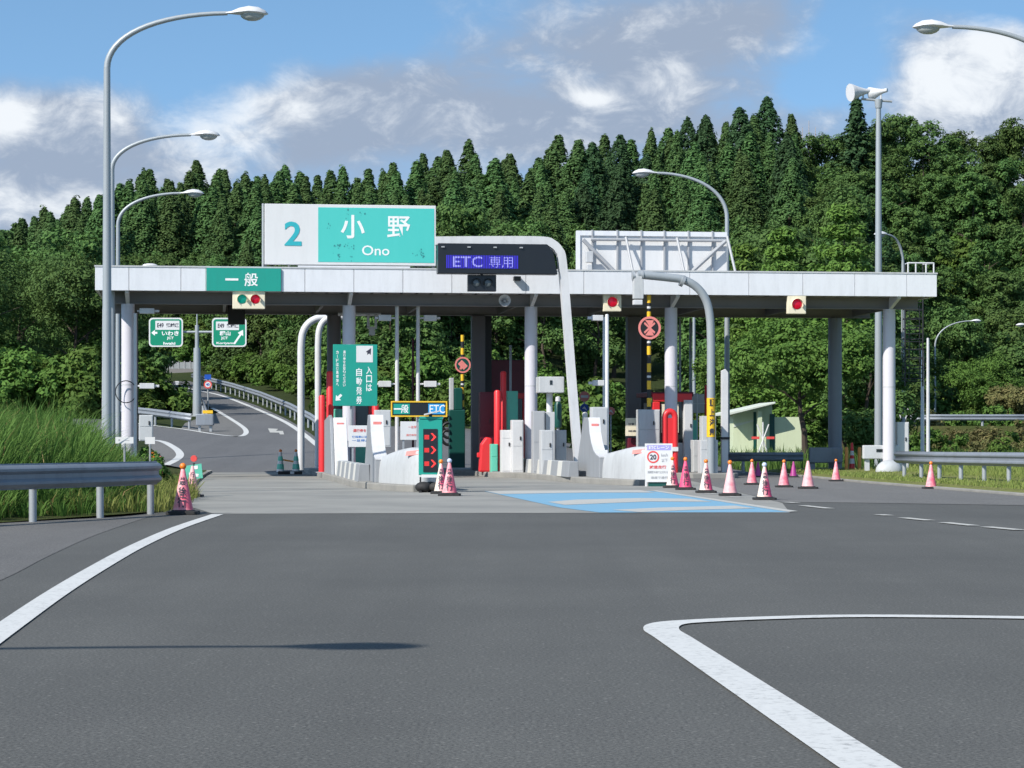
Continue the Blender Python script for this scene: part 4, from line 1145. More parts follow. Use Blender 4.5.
# camera box on a post
t = lt('camera_box', 'large grey camera box on a white post right of the middle white column', 'camera box', 549.5, -1.2, .16)
pc, hw, z0, z1 = span(535.5, 560.5, 377, 393, -1.2)
MB().box(-hw, hw, -.5, .3, z0 - .16, z1 - .16).build('housing', M['ltgrey'], t, bevel=.02)
MB().box(-.06, .02, -.515, -.5, z1 - .42, z1 - .28).build('lens', M['dkglass'], t)
MB().tube([(0, 0, 0), (0, 0, z0 - .16)], .1, 14).build('post', M['white'], t, True)
MB().box(-.15, .15, -.15, .15, 0, Z(412, 549, -1.2) - .16).build('lower_post', M['ltgrey'], t, bevel=.01)
t = lt('signal_lantern', 'slim dark green lantern with white cap behind the gantry leg', 'lantern', 558, -.2, .16)
MB().lathe([(.05, 0), (.05, 1.55)], 10).build('stem', M['grey'], t, True)
MB().lathe([(.11, 1.5), (.12, 1.55), (.12, 2.25), (.07, 2.35)], 16).build('body', M['darkgreen'], t, True)
MB().lathe([(.07, 2.35), (.09, 2.37), (.08, 2.5), (.02, 2.53)], 14).build('cap', M['white'], t, True)

# gates: pipe arches of the left lane
def arch(name, label, pts, v, r, mat, group=None, base=.0):
    u0 = U(pts[0][0], v); t = lt(name, label, 'pipe arch', pts[0][0], v, base)
    P = [(U(a, v) - u0, 0, Z(b, a, v) - base) for a, b in pts]; P[0] = (P[0][0], 0, 0)
    P = [P[0]] + spline(P[1:], 6)
    MB().tube(P, r, 14).build('pipe', M[mat], t, True); return t, u0
a1, u0 = arch('pipe_arch', 'thicker pale pipe arch at the left lane, standing clear of the red posts', [(301, 470), (301, 350), (302.5, 334), (308, 324), (317, 318.5), (326, 318)], 15.5, .14, 'white')
a2, u0 = arch('pipe_arch', 'pale pipe arch rising behind the shorter red post', [(318, 400), (318, 345), (319, 331), (323, 322), (331, 317.5), (345, 317)], 14.0, .12, 'white')
t = lt('antenna_beam', 'white horizontal beam with hanging antenna box below the roof beside the green ticket sign', 'antenna', 372, 4.5, 0); u0 = U(372, 4.5)
za = Z(314.5, 372, 4.5)
MB().tube([(U(338, 4.5) - u0, 0, za), (U(381, 4.5) - u0, 0, za)], .06, 10).build('beam', M['white'], t, True)
MB().box(-.17, -.09, -.1, .1, za - .42, za).box(.09, .17, -.1, .1, za - .42, za).box(-.17, .17, -.1, .1, za - .5, za - .42).box(-.1, .1, -.1, .1, za - .72, za - .5).build('antenna_box', M['ltgrey'], t, bevel=.01)
# bent camera arch at the right
arc, u0 = arch('camera_arch', 'thick grey pipe arch bending left over the fascia with a camera at its tip', [(711, 474), (711, 345), (710, 318), (706, 300), (697, 287.5), (684, 280), (668, 277.5), (638, 274.5)], -1.6, .135, 'pole', None, .16)
v = -1.6
def A_(px): return U(px, v) - u0
za = Z(276, 640, v) - .16
MB().box(A_(633), A_(643), -.12, .12, Z(299, 638, v) - .16, Z(276, 638, v) - .16).build('camera', M['ltgrey'], arc, bevel=.02)
MB().box(A_(633), A_(642), -.13, .13, Z(305, 638, v) - .16, Z(300, 638, v) - .16).build('camera_foot', M['white'], arc, bevel=.02)
for a_, b_, q_, z_, zz_ in ((632, 634, .15, 0, 0), (641, 643, .17, .02, .02)): MB().tube([(A_(a_), 0, za + z_), (A_(b_), 0, za + zz_)], q_, 14).build('collar', M['galv'], arc, True)
MB().tube([(A_(681), 0, Z(279, 681, v) - .2), (A_(684), 0, Z(280.5, 684, v) - .2)], .19, 14).build('collar', M['galv'], arc, True)
pl = MB().lathe([(.142, Z(437, 711, v) - .16), (.142, Z(398, 711, v) - .16)][::-1], 20).build('yellow_band', M['yellow'], arc, True)
m = MB()
for i, ch in enumerate('頭上注意'): m.text(ch, 0, Z(403 + i * 9.6, 711, v) - .16, .17, .24, -.147, .03)
m.build('lettering', M['letter_dark'], pl)

# striped barrier arms
def striped(px, py0, py1, v, r, label, n, disc_y, style):
    t = lt('barrier_gate', label, 'barrier gate', px, v, Z(py1, px, v)); L = Z(py0, px, v) - Z(py1, px, v)
    prof = []; kinds = []
    for i in range(n):
        if i % 4 == 1: cuts = ((0, .35, 1), (.35, .6, 2), (.6, 1, 1))
        else: cuts = ((0, 1, i % 2),)
        for a, b, kd in cuts: prof.append((r, L * (i + a) / n)); kinds.append(kd)
    prof.append((r, L))
    m = MB().lathe(prof, 12); bar = m.build('bar', [M['yellow'], M['black_paint'], M['white']], t, True)
    for q, p in enumerate(bar.data.polygons): p.material_index = kinds[min(q // 12, len(kinds) - 1)]
    z = Z(disc_y, px, v) - Z(py1, px, v); R2 = 11.5 * lane(px, v)[1] / F * (1 if style == 'x' else .7)
    d = MB().tube([(0, -r - .01, z), (0, -r - .03, z)], R2, 28).build('disc', M['darkgreen'] if style == 'o' else M['black_paint'], t, True)
    MB().ring(0, -r - .035, z, R2 * .8, R2).build('ring', M['letter_pink'], d)
    if style == 'x':
        q = R2 * .7
        MB().plate([(-q * .55, z + q * .95), (q * .55, z + q * .95), (0.03, z)], -r - .036).plate([(-q * .55, z - q * .95), (.03, z), (q * .55, z - q * .95)], -r - .037).plate([(-q * .72, z + q * .5), (-q * .6, z + q * .72), (q * .72, z - q * .5), (q * .6, z - q * .72)], -r - .038).plate([(q * .72, z + q * .5), (-q * .6, z - q * .72), (-q * .72, z - q * .5), (q * .6, z + q * .72)], -r - .039).build('cross', M['letter_pink'], d)
    else:
        q = R2 * .62
        MB().plate([(-q, z + q * .2), (-q * .2, z + q), (q, z - q * .2), (q * .2, z - q)], -r - .036).plate([(-.7 * q, z - .9 * q), (-.2 * q, z - .9 * q), (.1 * q, z + q * .3), (-.3 * q, z + .3 * q)], -r - .037).build('symbol', M['letter_pink'], d)
    return t
striped(649, 277, 424, .2, .07, 'tall raised black and yellow barrier arm with a red crossed disc', 17, 328, 'x')
striped(462.5, 335, 420, 15.5, .07, 'distant raised black and yellow barrier arm with a small red disc, in the left half', 13, 365, 'o')
t = lt('barrier_machine', 'dark barrier machine post with black hoses left of the middle booth', 'barrier machine', 457, 15, .16)
MB().box(-.32, .3, -.2, .25, 0, (Z(410, 457, 15) - .16)).box(-.12, .2, -.18, .2, (Z(410, 457, 15) - .16), (Z(388, 457, 15) - .16)).build('body', M['darkgreen'], t, bevel=.03)
MB().box(-.3, -.14, -.16, .16, (Z(410, 457, 15) - .16), (Z(378, 457, 15) - .16)).build('white_post', M['ltgrey'], t, bevel=.02)
m = MB()
for k in range(3): m.tube([(-.35 - .28 * math.sin(a), -.25, 1.2 + .45 * k * .6 + .3 * math.cos(a)) for a in [i * .35 for i in range(10)]], .06, 8)
m.build('hose', M['black_paint'], t, True)

# ------------------------------------------------------------------ booths
def booth(px0, px1, v, label, ytop, y_eave, wall, front):
    pc = (px0 + px1) / 2; t = lt('toll_booth', label, 'toll booth', pc, v, .15); u0 = U(pc, v); hw = (U(px1, v) - U(px0, v)) / 2
    zt, ze = Z(ytop, pc, v) - .15, Z(y_eave, pc, v) - .15
    MB().box(-hw + .06, hw - .06, .06, 2.6, 0, 1.05).build('wall', M[wall], t, bevel=.02)
    MB().box(-hw + .1, hw - .1, .1, 2.5, 1.06, ze - .01).build('window', M['dkglass'], t)
    for x in (-hw + .06, hw - .06):
        for y in (.06, 2.6): MB().box(x - .06, x + .06, y - .06, y + .06, 0, ze).build('corner_post', M[front], t, bevel=.01)
    MB().box(-hw - .12, hw + .12, -.12, 2.8, ze, zt).build('roof', M['maroon'], t, bevel=.03)
    MB().box(-hw - .13, hw + .13, -.14, -.121, ze - .02, ze + .18).build('eave_strip', M['red'], t)
    return t
booth(490, 526, 9.6, 'toll booth with tall dark red roof box on the middle island', 360, 398, 'mint', 'red')
booth(338, 372, 7.8, 'green sided toll booth hidden behind the green ticket sign', 385, 400, 'mint', 'red')
# red framed booth at the right lane
v = 2.5; px0, px1 = 653, 692
t = lt('toll_booth', 'toll booth with bright red frame behind the second inner white column', 'toll booth', 672, v, .15); u0 = U(672, v); a, b = U(px0, v) - u0, U(px1, v) - u0; z1 = Z(393.5, 672, v) - .15
MB().box(a + .06, b - .06, .06, 2.4, 0, 1.0).build('wall', M['ltgrey'], t, bevel=.02)
MB().box(a + .1, b - .1, .1, 2.3, 1.01, z1 - .3).build('window', M['dkglass'], t)
MB().box(a + .3, a + .9, .05, .09, 1.35, z1 - .36).build('notice', M['cream'], t)
m = MB().box(a, b, -.02, .2, z1 - .28, z1).box(a, a + .24, -.02, .2, 0, z1 - .29).box(b - .24, b, -.02, .2, 0, z1 - .29); m.build('red_frame', M['red'], t, bevel=.02)
MB().box(a - .1, b + .1, .21, 2.7, z1 - .1, z1 + .06).build('roof', M['maroon'], t, bevel=.02)
# clutter of machines at the booths
cabinet(507, 518, 391, 430, 3.6, 'mint green box on the middle booth right of the red posts', 'mint', name='ticket_machine', cat='ticket machine', base=.16, handle=False)
cabinet(491, 498, 444, 466, 2.0, 'small mint green box at the foot of the shorter red post', 'mint', name='ticket_machine', cat='ticket machine', handle=False)
cabinet(480, 494, 392, 464, 3.4, 'dark red ticket machine with grey fittings left of the red posts', 'maroon', name='ticket_machine', cat='ticket machine', seams=(.3, .6))
cabinet(334, 342.5, 409, 441, 2.2, 'mint green ticket machine below the green ticket sign', 'mint', name='ticket_machine', cat='ticket machine', handle=False)
t = lt('hydrant_bumper', 'bright red bumper pedestal left of the small mint green box', 'bumper', 485, 2.6, .16)
MB().prism([(-.22, 0), (.26, 0), (.22, 1.15), (.02, 1.2), (-.16, .95)], 'y', -.2, .2).build('body', M['red'], t, bevel=.06)
MB().box(-.27, -.15, -.1, .1, .5, .66).build('nozzle', M['red'], t, bevel=.02)
t = lt('red_bumper', 'rounded red bumper arch at the foot of the second inner white column', 'bumper', 670, -.6, .1)
hh = Z(409, 670, -.6) - .1
MB().tube([(-.17, 0, 0), (-.17, 0, hh - .3)] + [(-.17 * math.cos(a * .314), 0, hh - .28 + .2 * math.sin(a * .314)) for a in range(11)] + [(.17, 0, hh - .3), (.17, 0, 0)], .1, 12).box(-.18, .18, -.06, .06, 0, hh - .3).build('arch', M['red'], t, True)
MB().box(-.24, .25, -.13, -.11, .78, .92).build('reflector', M['signwhite'], t)
t = lt('monitor_panel', 'grey framed double panel beside the red booth frame', 'panel', 697, 6, .16); pc, hw, z0, z1 = span(690, 704, 394, 413, 6)
MB().box(-hw, hw, -.06, .06, z0 - .16, z1 - .16).build('panel', M['grey'], t, bevel=.01)
MB().box(-.02, .02, -.07, .07, 0, z1 - .14).box(-hw - .02, hw + .02, -.07, -.061, (z0 + z1) / 2 - .18, (z0 + z1) / 2 - .15).build('frame', M['ltgrey'], t)
post(706.5, 385, 440, 7, .07, 'red slim post right of the grey framed double panel', 'red')
cabinet(689, 697, 420, 440, 4, 'turquoise box low beside the red booth frame', 'mint', name='ticket_machine', cat='ticket machine', base=.9, handle=False)

# ------------------------------------------------------------------ signs in the lanes
v = -.9; pc, hw, z0, z1 = span(333, 377.3, 344.5, 406, v)
t = lt('ticket_sign', 'tall green ticket sign with white vertical writing and arrow in front of a column', 'sign', pc, v); u0 = U(pc, v)
MB().box(-hw, hw, -.04, .04, z0, z1).build('panel', M['bluegreen'], t, bevel=.01)
MB().tube([(-.12, .07, .16), (-.12, .07, z1 - .1)], .04, 8).build('post', M['galv'], t, True)
kx = 2 * hw / 44.3
def sx(px): return (px - 355.15) * kx
def sz(py): return z0 + (406 - py) * (z1 - z0) / 61.5
w = MB(); w.vtext('入口は', sx(369), sz(366), 6.4 * kx, 8.6 * kx, -.045, .02); w.vtext('自動発券', sx(359), sz(367.5), 6.4 * kx, 9.3 * kx, -.045, .015)
w.vtext('通行券をお取りください', sx(344.3), sz(350.5), 2.9 * kx, 3.3 * kx, -.045, .02); w.vtext('カードは係員車線へ', sx(337.3), sz(350.5), 2.9 * kx, 4.0 * kx, -.045, .02)
w.plate([(sx(335.5), sz(400.8)), (sx(336), sz(395)), (sx(337.6), sz(396.6)), (sx(340.5), sz(393.8)), (sx(342.2), sz(395.6)), (sx(339.3), sz(398.6)), (sx(341), sz(400.2))], -.045)
w.build('lettering', M['letter'], t)
pic = MB().box(sx(356.2), sx(372.8), -.046, -.041, sz(362.3), sz(345.8)).build('picture_field', M['signwhite'], t)
MB().plate([(sx(365.8), sz(351.8)), (sx(371), sz(348)), (sx(370.6), sz(355)), (sx(369), sz(353.4)), (sx(367), sz(355)), (sx(367.3), sz(352.6))], -.049).build('pictogram', M['letter_dark'], pic)

def board(px0, px1, py0, py1, v, label, lines, mat='signwhite', name='notice_board', legs=True, cat='sign'):
    """white board with rows of writing: (row centre y, text, material, x0, x1, height)"""
    pc, hw, z0, z1 = span(px0, px1, py0, py1, v); t = lt(name, label, cat, pc, v); k = 2 * hw / (px1 - px0)
    MB().box(-hw, hw, -.03, .03, z0, z1).build('panel', M[mat], t, bevel=.008)
    if legs:
        for x in (-hw * .7, hw * .7): MB().box(x - .025, x + .025, -.0, .05 + .0, .1, z0 - .001).build('leg', M['galv'], t)
    for (py, s, mt, x0, x1, h) in lines:
        zz = z0 + (py1 - py) / (py1 - py0) * (z1 - z0)
        MB().text(s, ((x0 + x1) / 2 - pc) * k, zz, (x1 - x0) * k, h * k, -.036, .015).build('lettering', M[mt], t)
    return t
board(348.5, 376.5, 425.5, 447, -6.5, 'white notice with a red heading behind the left nose block', [(430.5, '通行券をお取り', 'letter_red', 353, 376, 3.2), (436.8, '後続車に注意', 'letter_blue', 352, 370, 2.4), (440.4, '一旦停止', 'letter_blue', 352, 369, 2.4)])
board(400.5, 420, 421.5, 440, -12, 'white notice with faded red writing left of the red arrow board', [(427, '一旦停止', 'letter_pink', 408, 419, 2.6), (435, '通行券取れ', 'letter_pink', 406, 419, 2.2)])
board(625.5, 638.5, 418, 436, 1.0, 'small cream notice hanging on the dark rear column', [(424, '注意', 'letter_dark', 628, 634, 2.2), (431, '減速', 'letter_dark', 628, 636, 2)], 'cream', legs=False)
# lane assignment display with yellow rim
v = -17; pc, hw, z0, z1 = span(391, 446.5, 401.5, 416.5, v)
t = lt('lane_display', 'black lane display with yellow rim showing general and electronic lanes', 'display', pc, v, 0); k = 2 * hw / 55.5
MB().box(-hw, hw, -.08, .12, z0, z1).build('housing', M['black'], t, bevel=.012)
m = MB().box(-hw - .01, hw + .01, -.1, -.081, z1 - .025, z1 + .01).box(-hw - .01, hw + .01, -.1, -.081, z0 - .01, z0 + .025).box(-hw - .01, -hw + .025, -.1, -.081, z0 + .025, z1 - .025).box(hw - .025, hw + .01, -.1, -.081, z0 + .025, z1 - .025); m.build('rim', M['yellow'], t)
MB().box(-hw + .06, (409.5 - pc) * k, -.09, -.081, z0 + .06, z1 - .06).build('green_field', M['bluegreen'], t)
MB().box((428 - pc) * k, hw - .06, -.09, -.081, z0 + .06, z1 - .06).build('blue_field', painted('display_blue', (.03, .3, .62), .4, .1), t)
MB().text('一', (397.5 - pc) * k, (z0 + z1) / 2, .2, .035, -.095, .03).text('般', (404.5 - pc) * k, (z0 + z1) / 2, .19, .22, -.095, .02).text('ETC', (437 - pc) * k, (z0 + z1) / 2, .4, .21, -.095, .008).build('lettering', M['letter'], t)
MB().box(-.05, .05, -.0, .1, .15, z0).box(-hw * .7, hw * .7, .12, .16, z0 + .05, z0 + .12).build('post', M['galv'], t)
t_, zz = t, Z(414, 429, -17)

# portable arrow board on rubber weights
d = gd(492.5); x = wx(430.5, d)
t = thing('arrow_board', 'green portable board with three red lit arrows in front of the left nose block', 'arrow board', (x, d, 0), R_(1))
k = d / F
def bz(py): return wz(py, d)
W_ = 11.8 * k
MB().box(-W_, W_, -.08, .1, bz(475), bz(419)).build('frame', M['mint'] if False else M['bluegreen'], t, bevel=.015)
MB().box(-W_ + .02, W_ + .02, -.1, .11, bz(419), bz(416.5)).build('lid', M['bluegreen'], t, bevel=.01)
pn = MB().box((423.3 - 430.5) * k, (437.6 - 430.5) * k, -.095, -.081, bz(472), bz(429)).build('display', M['black'], t)
m = MB(); rr = random.Random(2)
for py in (437, 450, 463.5):
    z = bz(py); 
    for i in range(5):
        for j in range(5): m.plate([((424.6 + i * .95 - 430.5) * k, z + (j - 2.5) * .9 * k), ((425.35 + i * .95 - 430.5) * k, z + (j - 2.5) * .9 * k), ((425.35 + i * .95 - 430.5) * k, z + (j - 1.8) * .9 * k), ((424.6 + i * .95 - 430.5) * k, z + (j - 1.8) * .9 * k)], -.098)
    x0 = (430.8 - 430.5) * k; q = 4.2 * k
    m.plate([(x0, z + q * .9), (x0 + q * .45, z + q * .9), (x0 + q * 1.3, z), (x0 + q * .75, z)], -.098).plate([(x0, z - q * .9), (x0 + q * .75, z), (x0 + q * 1.3, z - .0005), (x0 + q * .45, z - q * .9)], -.0985)
m.build('arrows', M['led_red'], pn)
MB().box((421.5 - 430.5) * k, (439 - 430.5) * k, -.1, -.082, bz(477.5), bz(474.5)).build('white_strip', M['signwhite'], t)
tp = MB().prism([((424 - 430.5) * k, bz(415.5)), ((440 - 430.5) * k, bz(411.5)), ((440 - 430.5) * k, bz(410.3)), ((424 - 430.5) * k, bz(414.0))], 'y', -.2, .2).build('solar_panel', M['ltgrey'], t)
MB().box(-.04, .04, -.04, .04, bz(416.5), bz(412.5)).build('mast', M['black_paint'], t)
for x0, y0, s in ((-.17, -.02, 1), (.14, -.1, .9), (0, .2, 1)):
    MB().ball((x0, y0, .13), .2 * s, 14, 8, (1.0, .9, .65)).build('weight_bag', M['rubber'], t, True)
m = MB()
for sx_ in (-.24, .24): m.box(sx_ - .03, sx_ + .03, -.3, .3, 0, .05).box(sx_ - .02, sx_ + .02, -.02, .02, .05, bz(477))
m.build('stand', M['black_paint'], t)

# twenty limit A board
d = gd(486.5); k = d / F; pc = 659.5
t = thing('speed_board', 'white folding board with a red circled twenty beside the middle nose block', 'sign', (wx(pc, d), d, 0), R_(2)); 
def bx_(px): return (px - pc) * k
def bz(py): return wz(py, d)
lean = .1
def plank(x0, x1, py0, py1, y, th, name, mat, parent=t):
    """a board that leans back with height"""
    z0, z1 = bz(py1), bz(py0); f = lambda z: y + lean * z
    return MB().add([(x0, f(z0), z0), (x1, f(z0), z0), (x1, f(z1), z1), (x0, f(z1), z1), (x0, f(z0) + th, z0), (x1, f(z0) + th, z0), (x1, f(z1) + th, z1), (x0, f(z1) + th, z1)],
             [(0, 1, 2, 3), (5, 4, 7, 6), (4, 0, 3, 7), (1, 5, 6, 2), (3, 2, 6, 7), (4, 5, 1, 0)]).build(name, mat, parent)
pn = plank(bx_(645), bx_(672.5), 443.5, 482, -.1, .03, 'panel', M['signwhite'])
plank(bx_(648), bx_(669.5), 482, 486.3, -.06, .03, 'weight', M['darkgreen'])
for px in (645.6, 671.6): plank(bx_(px) - .02, bx_(px) + .02, 482, 486.5, -.1, .03, 'leg', M['signwhite'])
plank(bx_(647), bx_(671), 445, 450, -.106, .004, 'heading', M['purple'], pn)
def lean_text(mb, s, px, py, w, h, bold, off=-.112):
    n0 = len(mb.v); mb.text(s, bx_(px), bz(py), w * k, h * k, 0, bold)
    mb.v[n0:] = [(p[0], off + lean * p[2], p[2]) for p in mb.v[n0:]]
m = MB(); lean_text(m, 'ETCレーン', 659, 447.5, 20, 3.6, .02); m.build('heading_text', M['letter'], pn)
m = MB(); n0 = 0; m.ring(bx_(653), 0, bz(457), 4.6 * k, 6.1 * k); m.v = [(p[0], -.106 + lean * p[2], p[2]) for p in m.v]; m.build('red_ring', M['letter_red'], pn)
m = MB(); lean_text(m, '20', 653, 457, 6.4, 5.2, .03, -.107); m.build('numeral', M['letter_dark'], pn)
m = MB(); lean_text(m, 'km/h', 664.5, 455, 6.5, 3.2, 0, -.107); lean_text(m, '以下', 664.5, 460.3, 6, 3.4, .01, -.107); lean_text(m, '開閉機の前で止まれる', 657.5, 472, 20, 2.6, .01, -.107); lean_text(m, '速度で通行', 659, 477.5, 17, 2.6, .01, -.107); m.build('lettering', M['grey'], pn)
m = MB(); lean_text(m, '減速走行', 657.5, 467, 17, 3.4, .02, -.107); m.build('red_lettering', M['letter_red'], pn)
plank(bx_(646), bx_(671), 447, 486.5, .28, .02, 'back_panel', M['ltgrey']) if False else None
t2 = MB().add([(bx_(646), .36, 0), (bx_(671), .36, 0), (bx_(671), .0, bz(446)), (bx_(646), .0, bz(446))], [(0, 1, 2, 3)]); t2.build('rear_flap', M['ltgrey'], t)

# round road signs behind the middle island
for px, py, r, lab, a, b in ((584.5, 396.5, 5.2, 'round red no entry sign on a short post behind the gantry leg', 'letter_pink', 'white'), (584.5, 408, 4.3, 'round blue and white sign right below the round red one', 'bluesign', 'white'), (611, 411, 4, 'small pale red round sign behind the thin white poles', 'letter_pink', 'cream')):
    v = 12; x, y = lane(px, v); z = wz(py, y); kk = y / F
    t = thing('round_sign', lab, 'road sign', (x, y, z), TH)
    MB().tube([(0, -.02, 0), (0, .02, 0)], r * kk, 24).build('disc', M[a], t)
    if b == 'white' and a == 'letter_pink': MB().box(-r * kk * .7, r * kk * .7, -.026, -.021, -.05, .05).build('bar', M['signwhite'], t)
    else: MB().plate([(-r * kk * .6, -.02), (0, r * kk * .4), (r * kk * .6, -.1), (0, -r * kk * .2)], -.025).build('mark', M['signwhite'], t)
    MB().tube([(0, .05, -z), (0, .05, r * kk * .8)], .03, 8).build('post', M['galv'], t)
# ------------------------------------------------------------------ traffic cones
def cone_mat(name, a, b, amount, side):
    m, nt, bs = new_mat(name)
    tc = nt.nodes.new('ShaderNodeTexCoord'); sx_ = nt.nodes.new('ShaderNodeSeparateXYZ'); nt.links.new(tc.outputs['Object'], sx_.inputs[0])
    n = obj_noise(nt, 5, 4, .6); n2 = obj_noise(nt, 22, 4, .7)
    f = math_(nt, 'ADD', math_(nt, 'MULTIPLY', sx_.outputs[0], side), math_(nt, 'SUBTRACT', n, .5))
    f = ramp(nt, math_(nt, 'ADD', f, amount), .35, .62)
    c = mixc(nt, f, a, b); c = mixc(nt, math_(nt, 'MULTIPLY', ramp(nt, n2, .5, .8), .3), c, tuple(k * .6 for k in a))
    nt.links.new(c, bs.inputs['Base Color']); bs.inputs['Roughness'].default_value = .55; return m
PINK = (.72, .13, .19); HOT = (.75, .07, .17); PALE = (.72, .62, .52); BLEACH = (.78, .42, .42)
CM = {'hot': cone_mat('cone_hot_pink', HOT, PINK, .2, 1), 'half': cone_mat('cone_half_bleached', HOT, PALE, .5, -2.6), 'pale': cone_mat('cone_pale', PINK, BLEACH, .62, -.9),
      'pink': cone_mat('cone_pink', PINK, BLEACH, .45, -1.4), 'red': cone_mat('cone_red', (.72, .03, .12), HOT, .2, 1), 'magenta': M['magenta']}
def cone(px, py, label, kind, text=None, ball='amber', H=.72, top='cone', sz=1.0, base=True, rz=0.0, z=0.0, d=None, rh=None, group='traffic cones around the gate'):
    d = d or gd(py); x = wx(px, d)
    t = thing('traffic_cone', label, 'traffic cone', (x, d, z), rz, group); t.scale = (sz, sz, sz)
    rb, rt = .165, .032
    MB().lathe([(rb + .02, .045), (rb, .06), (rb - .012, .1), (rt, H - .015), (rt * .6, H)], 28).build('body', CM[kind], t, True)
    MB().prism([(-.21, -.24), (.21, -.24), (.24, -.21), (.24, .21), (.21, .24), (-.21, .24), (-.24, .21), (-.24, -.21)], 'z', 0, .055).lathe([(.2, .055), (.175, .075)], 20).build('base', M['rubber'], t, bevel=.01)
    if ball: MB().ball((0, 0, H + .03), .052, 16, 10).build('lamp_ball', M[ball], t, True); 
    if text:
        m = MB()
        for i, ch in enumerate(text):
            z0 = H * (.72 - .22 * i); s = .105 + .02 * i
            vs, fs = glyphs(ch, .014); xs = [p[0] for p in vs]; zs = [p[1] for p in vs]; cx, cz = (min(xs) + max(xs)) / 2, (min(zs) + max(zs)) / 2
            P = []
            for p in vs:
                zz = z0 + (p[1] - cz) / (max(zs) - min(zs)) * s * 1.15; r = rb - .01 + (rt - rb) * (zz - .1) / (H - .115) + .012
                a = (p[0] - cx) / (max(xs) - min(xs)) * min(s / max(r, .05), 1.3); P.append((r * math.sin(a), -r * math.cos(a), zz))
            m.add(P, fs)
        m.build('lettering', M['letter_dark'], t)
    return t
T3 = '最徐行'
cone(183, 514.5, 'faded pink cone with dark writing and orange ball at the end of the grass bank', 'pink', T3, sz=1.08)
cone(192.5, 497, 'pale pink cone carrying the small turquoise board at the left lane', 'pale', '行行行', None, sz=.95)
cone(160.5, 477, 'plain bright red cone at the grass edge near the left lane', 'red', None, None, sz=.98)
cone(441, 494, 'pale cone with writing and orange ball directly right of the arrow board', 'half', T3, sz=1.0)
cone(449.5, 496, 'bright pink cone with writing, right one of the pair beside the arrow board', 'pink', T3, 'clearball', sz=1.05)
cone(672.5, 488, 'pink cone with writing standing right against the twenty limit board', 'half', T3, sz=1.02)
cone(685.5, 490, 'hot pink cone with writing second from the twenty limit board', 'hot', T3, sz=1.03)
cone(706, 493, 'half bleached cone with writing and orange ball by the low grey cabinet', 'half', T3, sz=1.0)
cone(730, 496, 'plain pale pink cone with orange ball between two lettered cones', 'pale', None, sz=1.0)
cone(764.5, 500, 'half white half pink cone with writing and pale blue ball', 'half', T3, 'clearball', sz=.98)
cone(752, 485, 'plain pink cone with orange ball behind the lettered cone with pale ball', 'pink', None, sz=.9)
cone(784, 487.5, 'plain bright pink cone with orange ball in the middle of the right row', 'pink', None, sz=.92)
cone(808, 489, 'plain whitish pink cone without ball in the right row', 'pale', None, None, sz=1.0)
cone(836, 481.5, 'plain pink cone with orange ball at the foot of the slate column', 'pink', None, sz=.85)
cone(931, 489, 'lone plain pink cone with orange ball before the right guardrail', 'pink', None, sz=.88)
cone(793.5, 477.5, 'dark magenta cone in the shade between two pink cones', 'magenta', None, None, sz=.75)
cone(758, 477.5, 'dark magenta cone in the shade left of the pale green hut front', 'magenta', None, None, sz=.72)

# small turquoise board with lamp by the left lane, low sign in the grass
d = gd(497) + .5; k = d / F
t = thing('lane_board', 'small turquoise board with amber lamp on top leaning at the left lane', 'sign', (wx(194, d), d, 0), R_(-3))
P = [((px - 194) * k, wz(py, d)) for px, py in ((184.5, 466), (201.5, 463.5), (203, 478), (187, 479.5))]
MB().prism([(p[0], p[1]) for p in P][::-1], 'y', -.015, .015).build('panel', M['mint'], t)
MB().plate([((x - 194) * k, wz(y, d)) for x, y in ((193.5, 469.5), (198, 469), (198, 465.5), (193.5, 466))][::1], -.02).plate([((x - 194) * k, wz(y, d)) for x, y in ((189, 475.5), (198.5, 477), (199, 474), (189, 472.5))], -.02).build('marking', M['letter'], t)
MB().lathe([(.02, 0), (.02, wz(463, d))], 8).build('post', M['black_paint'], t)
MB().tube([(-.0, -.04, wz(458.5, d)), (0, .04, wz(458.5, d))], 3.2 * k, 18).build('lamp', M['letter_red'], t, True)
d = gd(497) - 9; k = d / F
t = thing('amber_lamp', 'small round amber lamp on a stake at the grass edge', 'lamp', (wx(152.5, 60), 60, .1))
MB().lathe([(.02, -.1), (.02, wz(459, 60) - .1)], 8).build('stake', M['black_paint'], t); MB().tube([(0, -.05, wz(455, 60) - .1), (0, .05, wz(455, 60) - .1)], 3 * 60 / F, 16).build('lens', M['amber'], t, True)
d = 44; zb = bank_z(bound_x(d) - wx(124, d), d)
t = thing('marker_sign', 'tiny white sign on a thin stake behind the left guardrail', 'sign', (wx(124.5, d), d, zb - .1)); k = d / F
z0, z1 = wz(443.5, d) - zb + .1, wz(437, d) - zb + .1
MB().box(-9 * k, 9 * k, -.01, .01, z0, z1).build('panel', M['signwhite'], t); MB().lathe([(.02, 0), (.02, z0)], 8).build('stake', M['galv'], t)
MB().plate([(-6 * k, z0 + .05), (-4.5 * k, z0 + .05), (-4.5 * k, z1 - .04), (-6 * k, z1 - .04)], -.012).plate([(1 * k, z0 + .05), (5 * k, z0 + .05), (5 * k, z1 - .06), (1 * k, z1 - .06)], -.012).build('lettering', M['grey'], t)
t = thing('marker_sign', 'small white plate on a stake right of the white cabinet in the grass', 'sign', (wx(150, 52), 52, 0)); k = 52 / F
z0, z1 = wz(444, 52), wz(437, 52); MB().box(-5 * k, 5 * k, -.01, .01, z0, z1).build('panel', M['signwhite'], t); MB().lathe([(.02, 0), (.02, z0)], 8).build('stake', M['galv'], t)
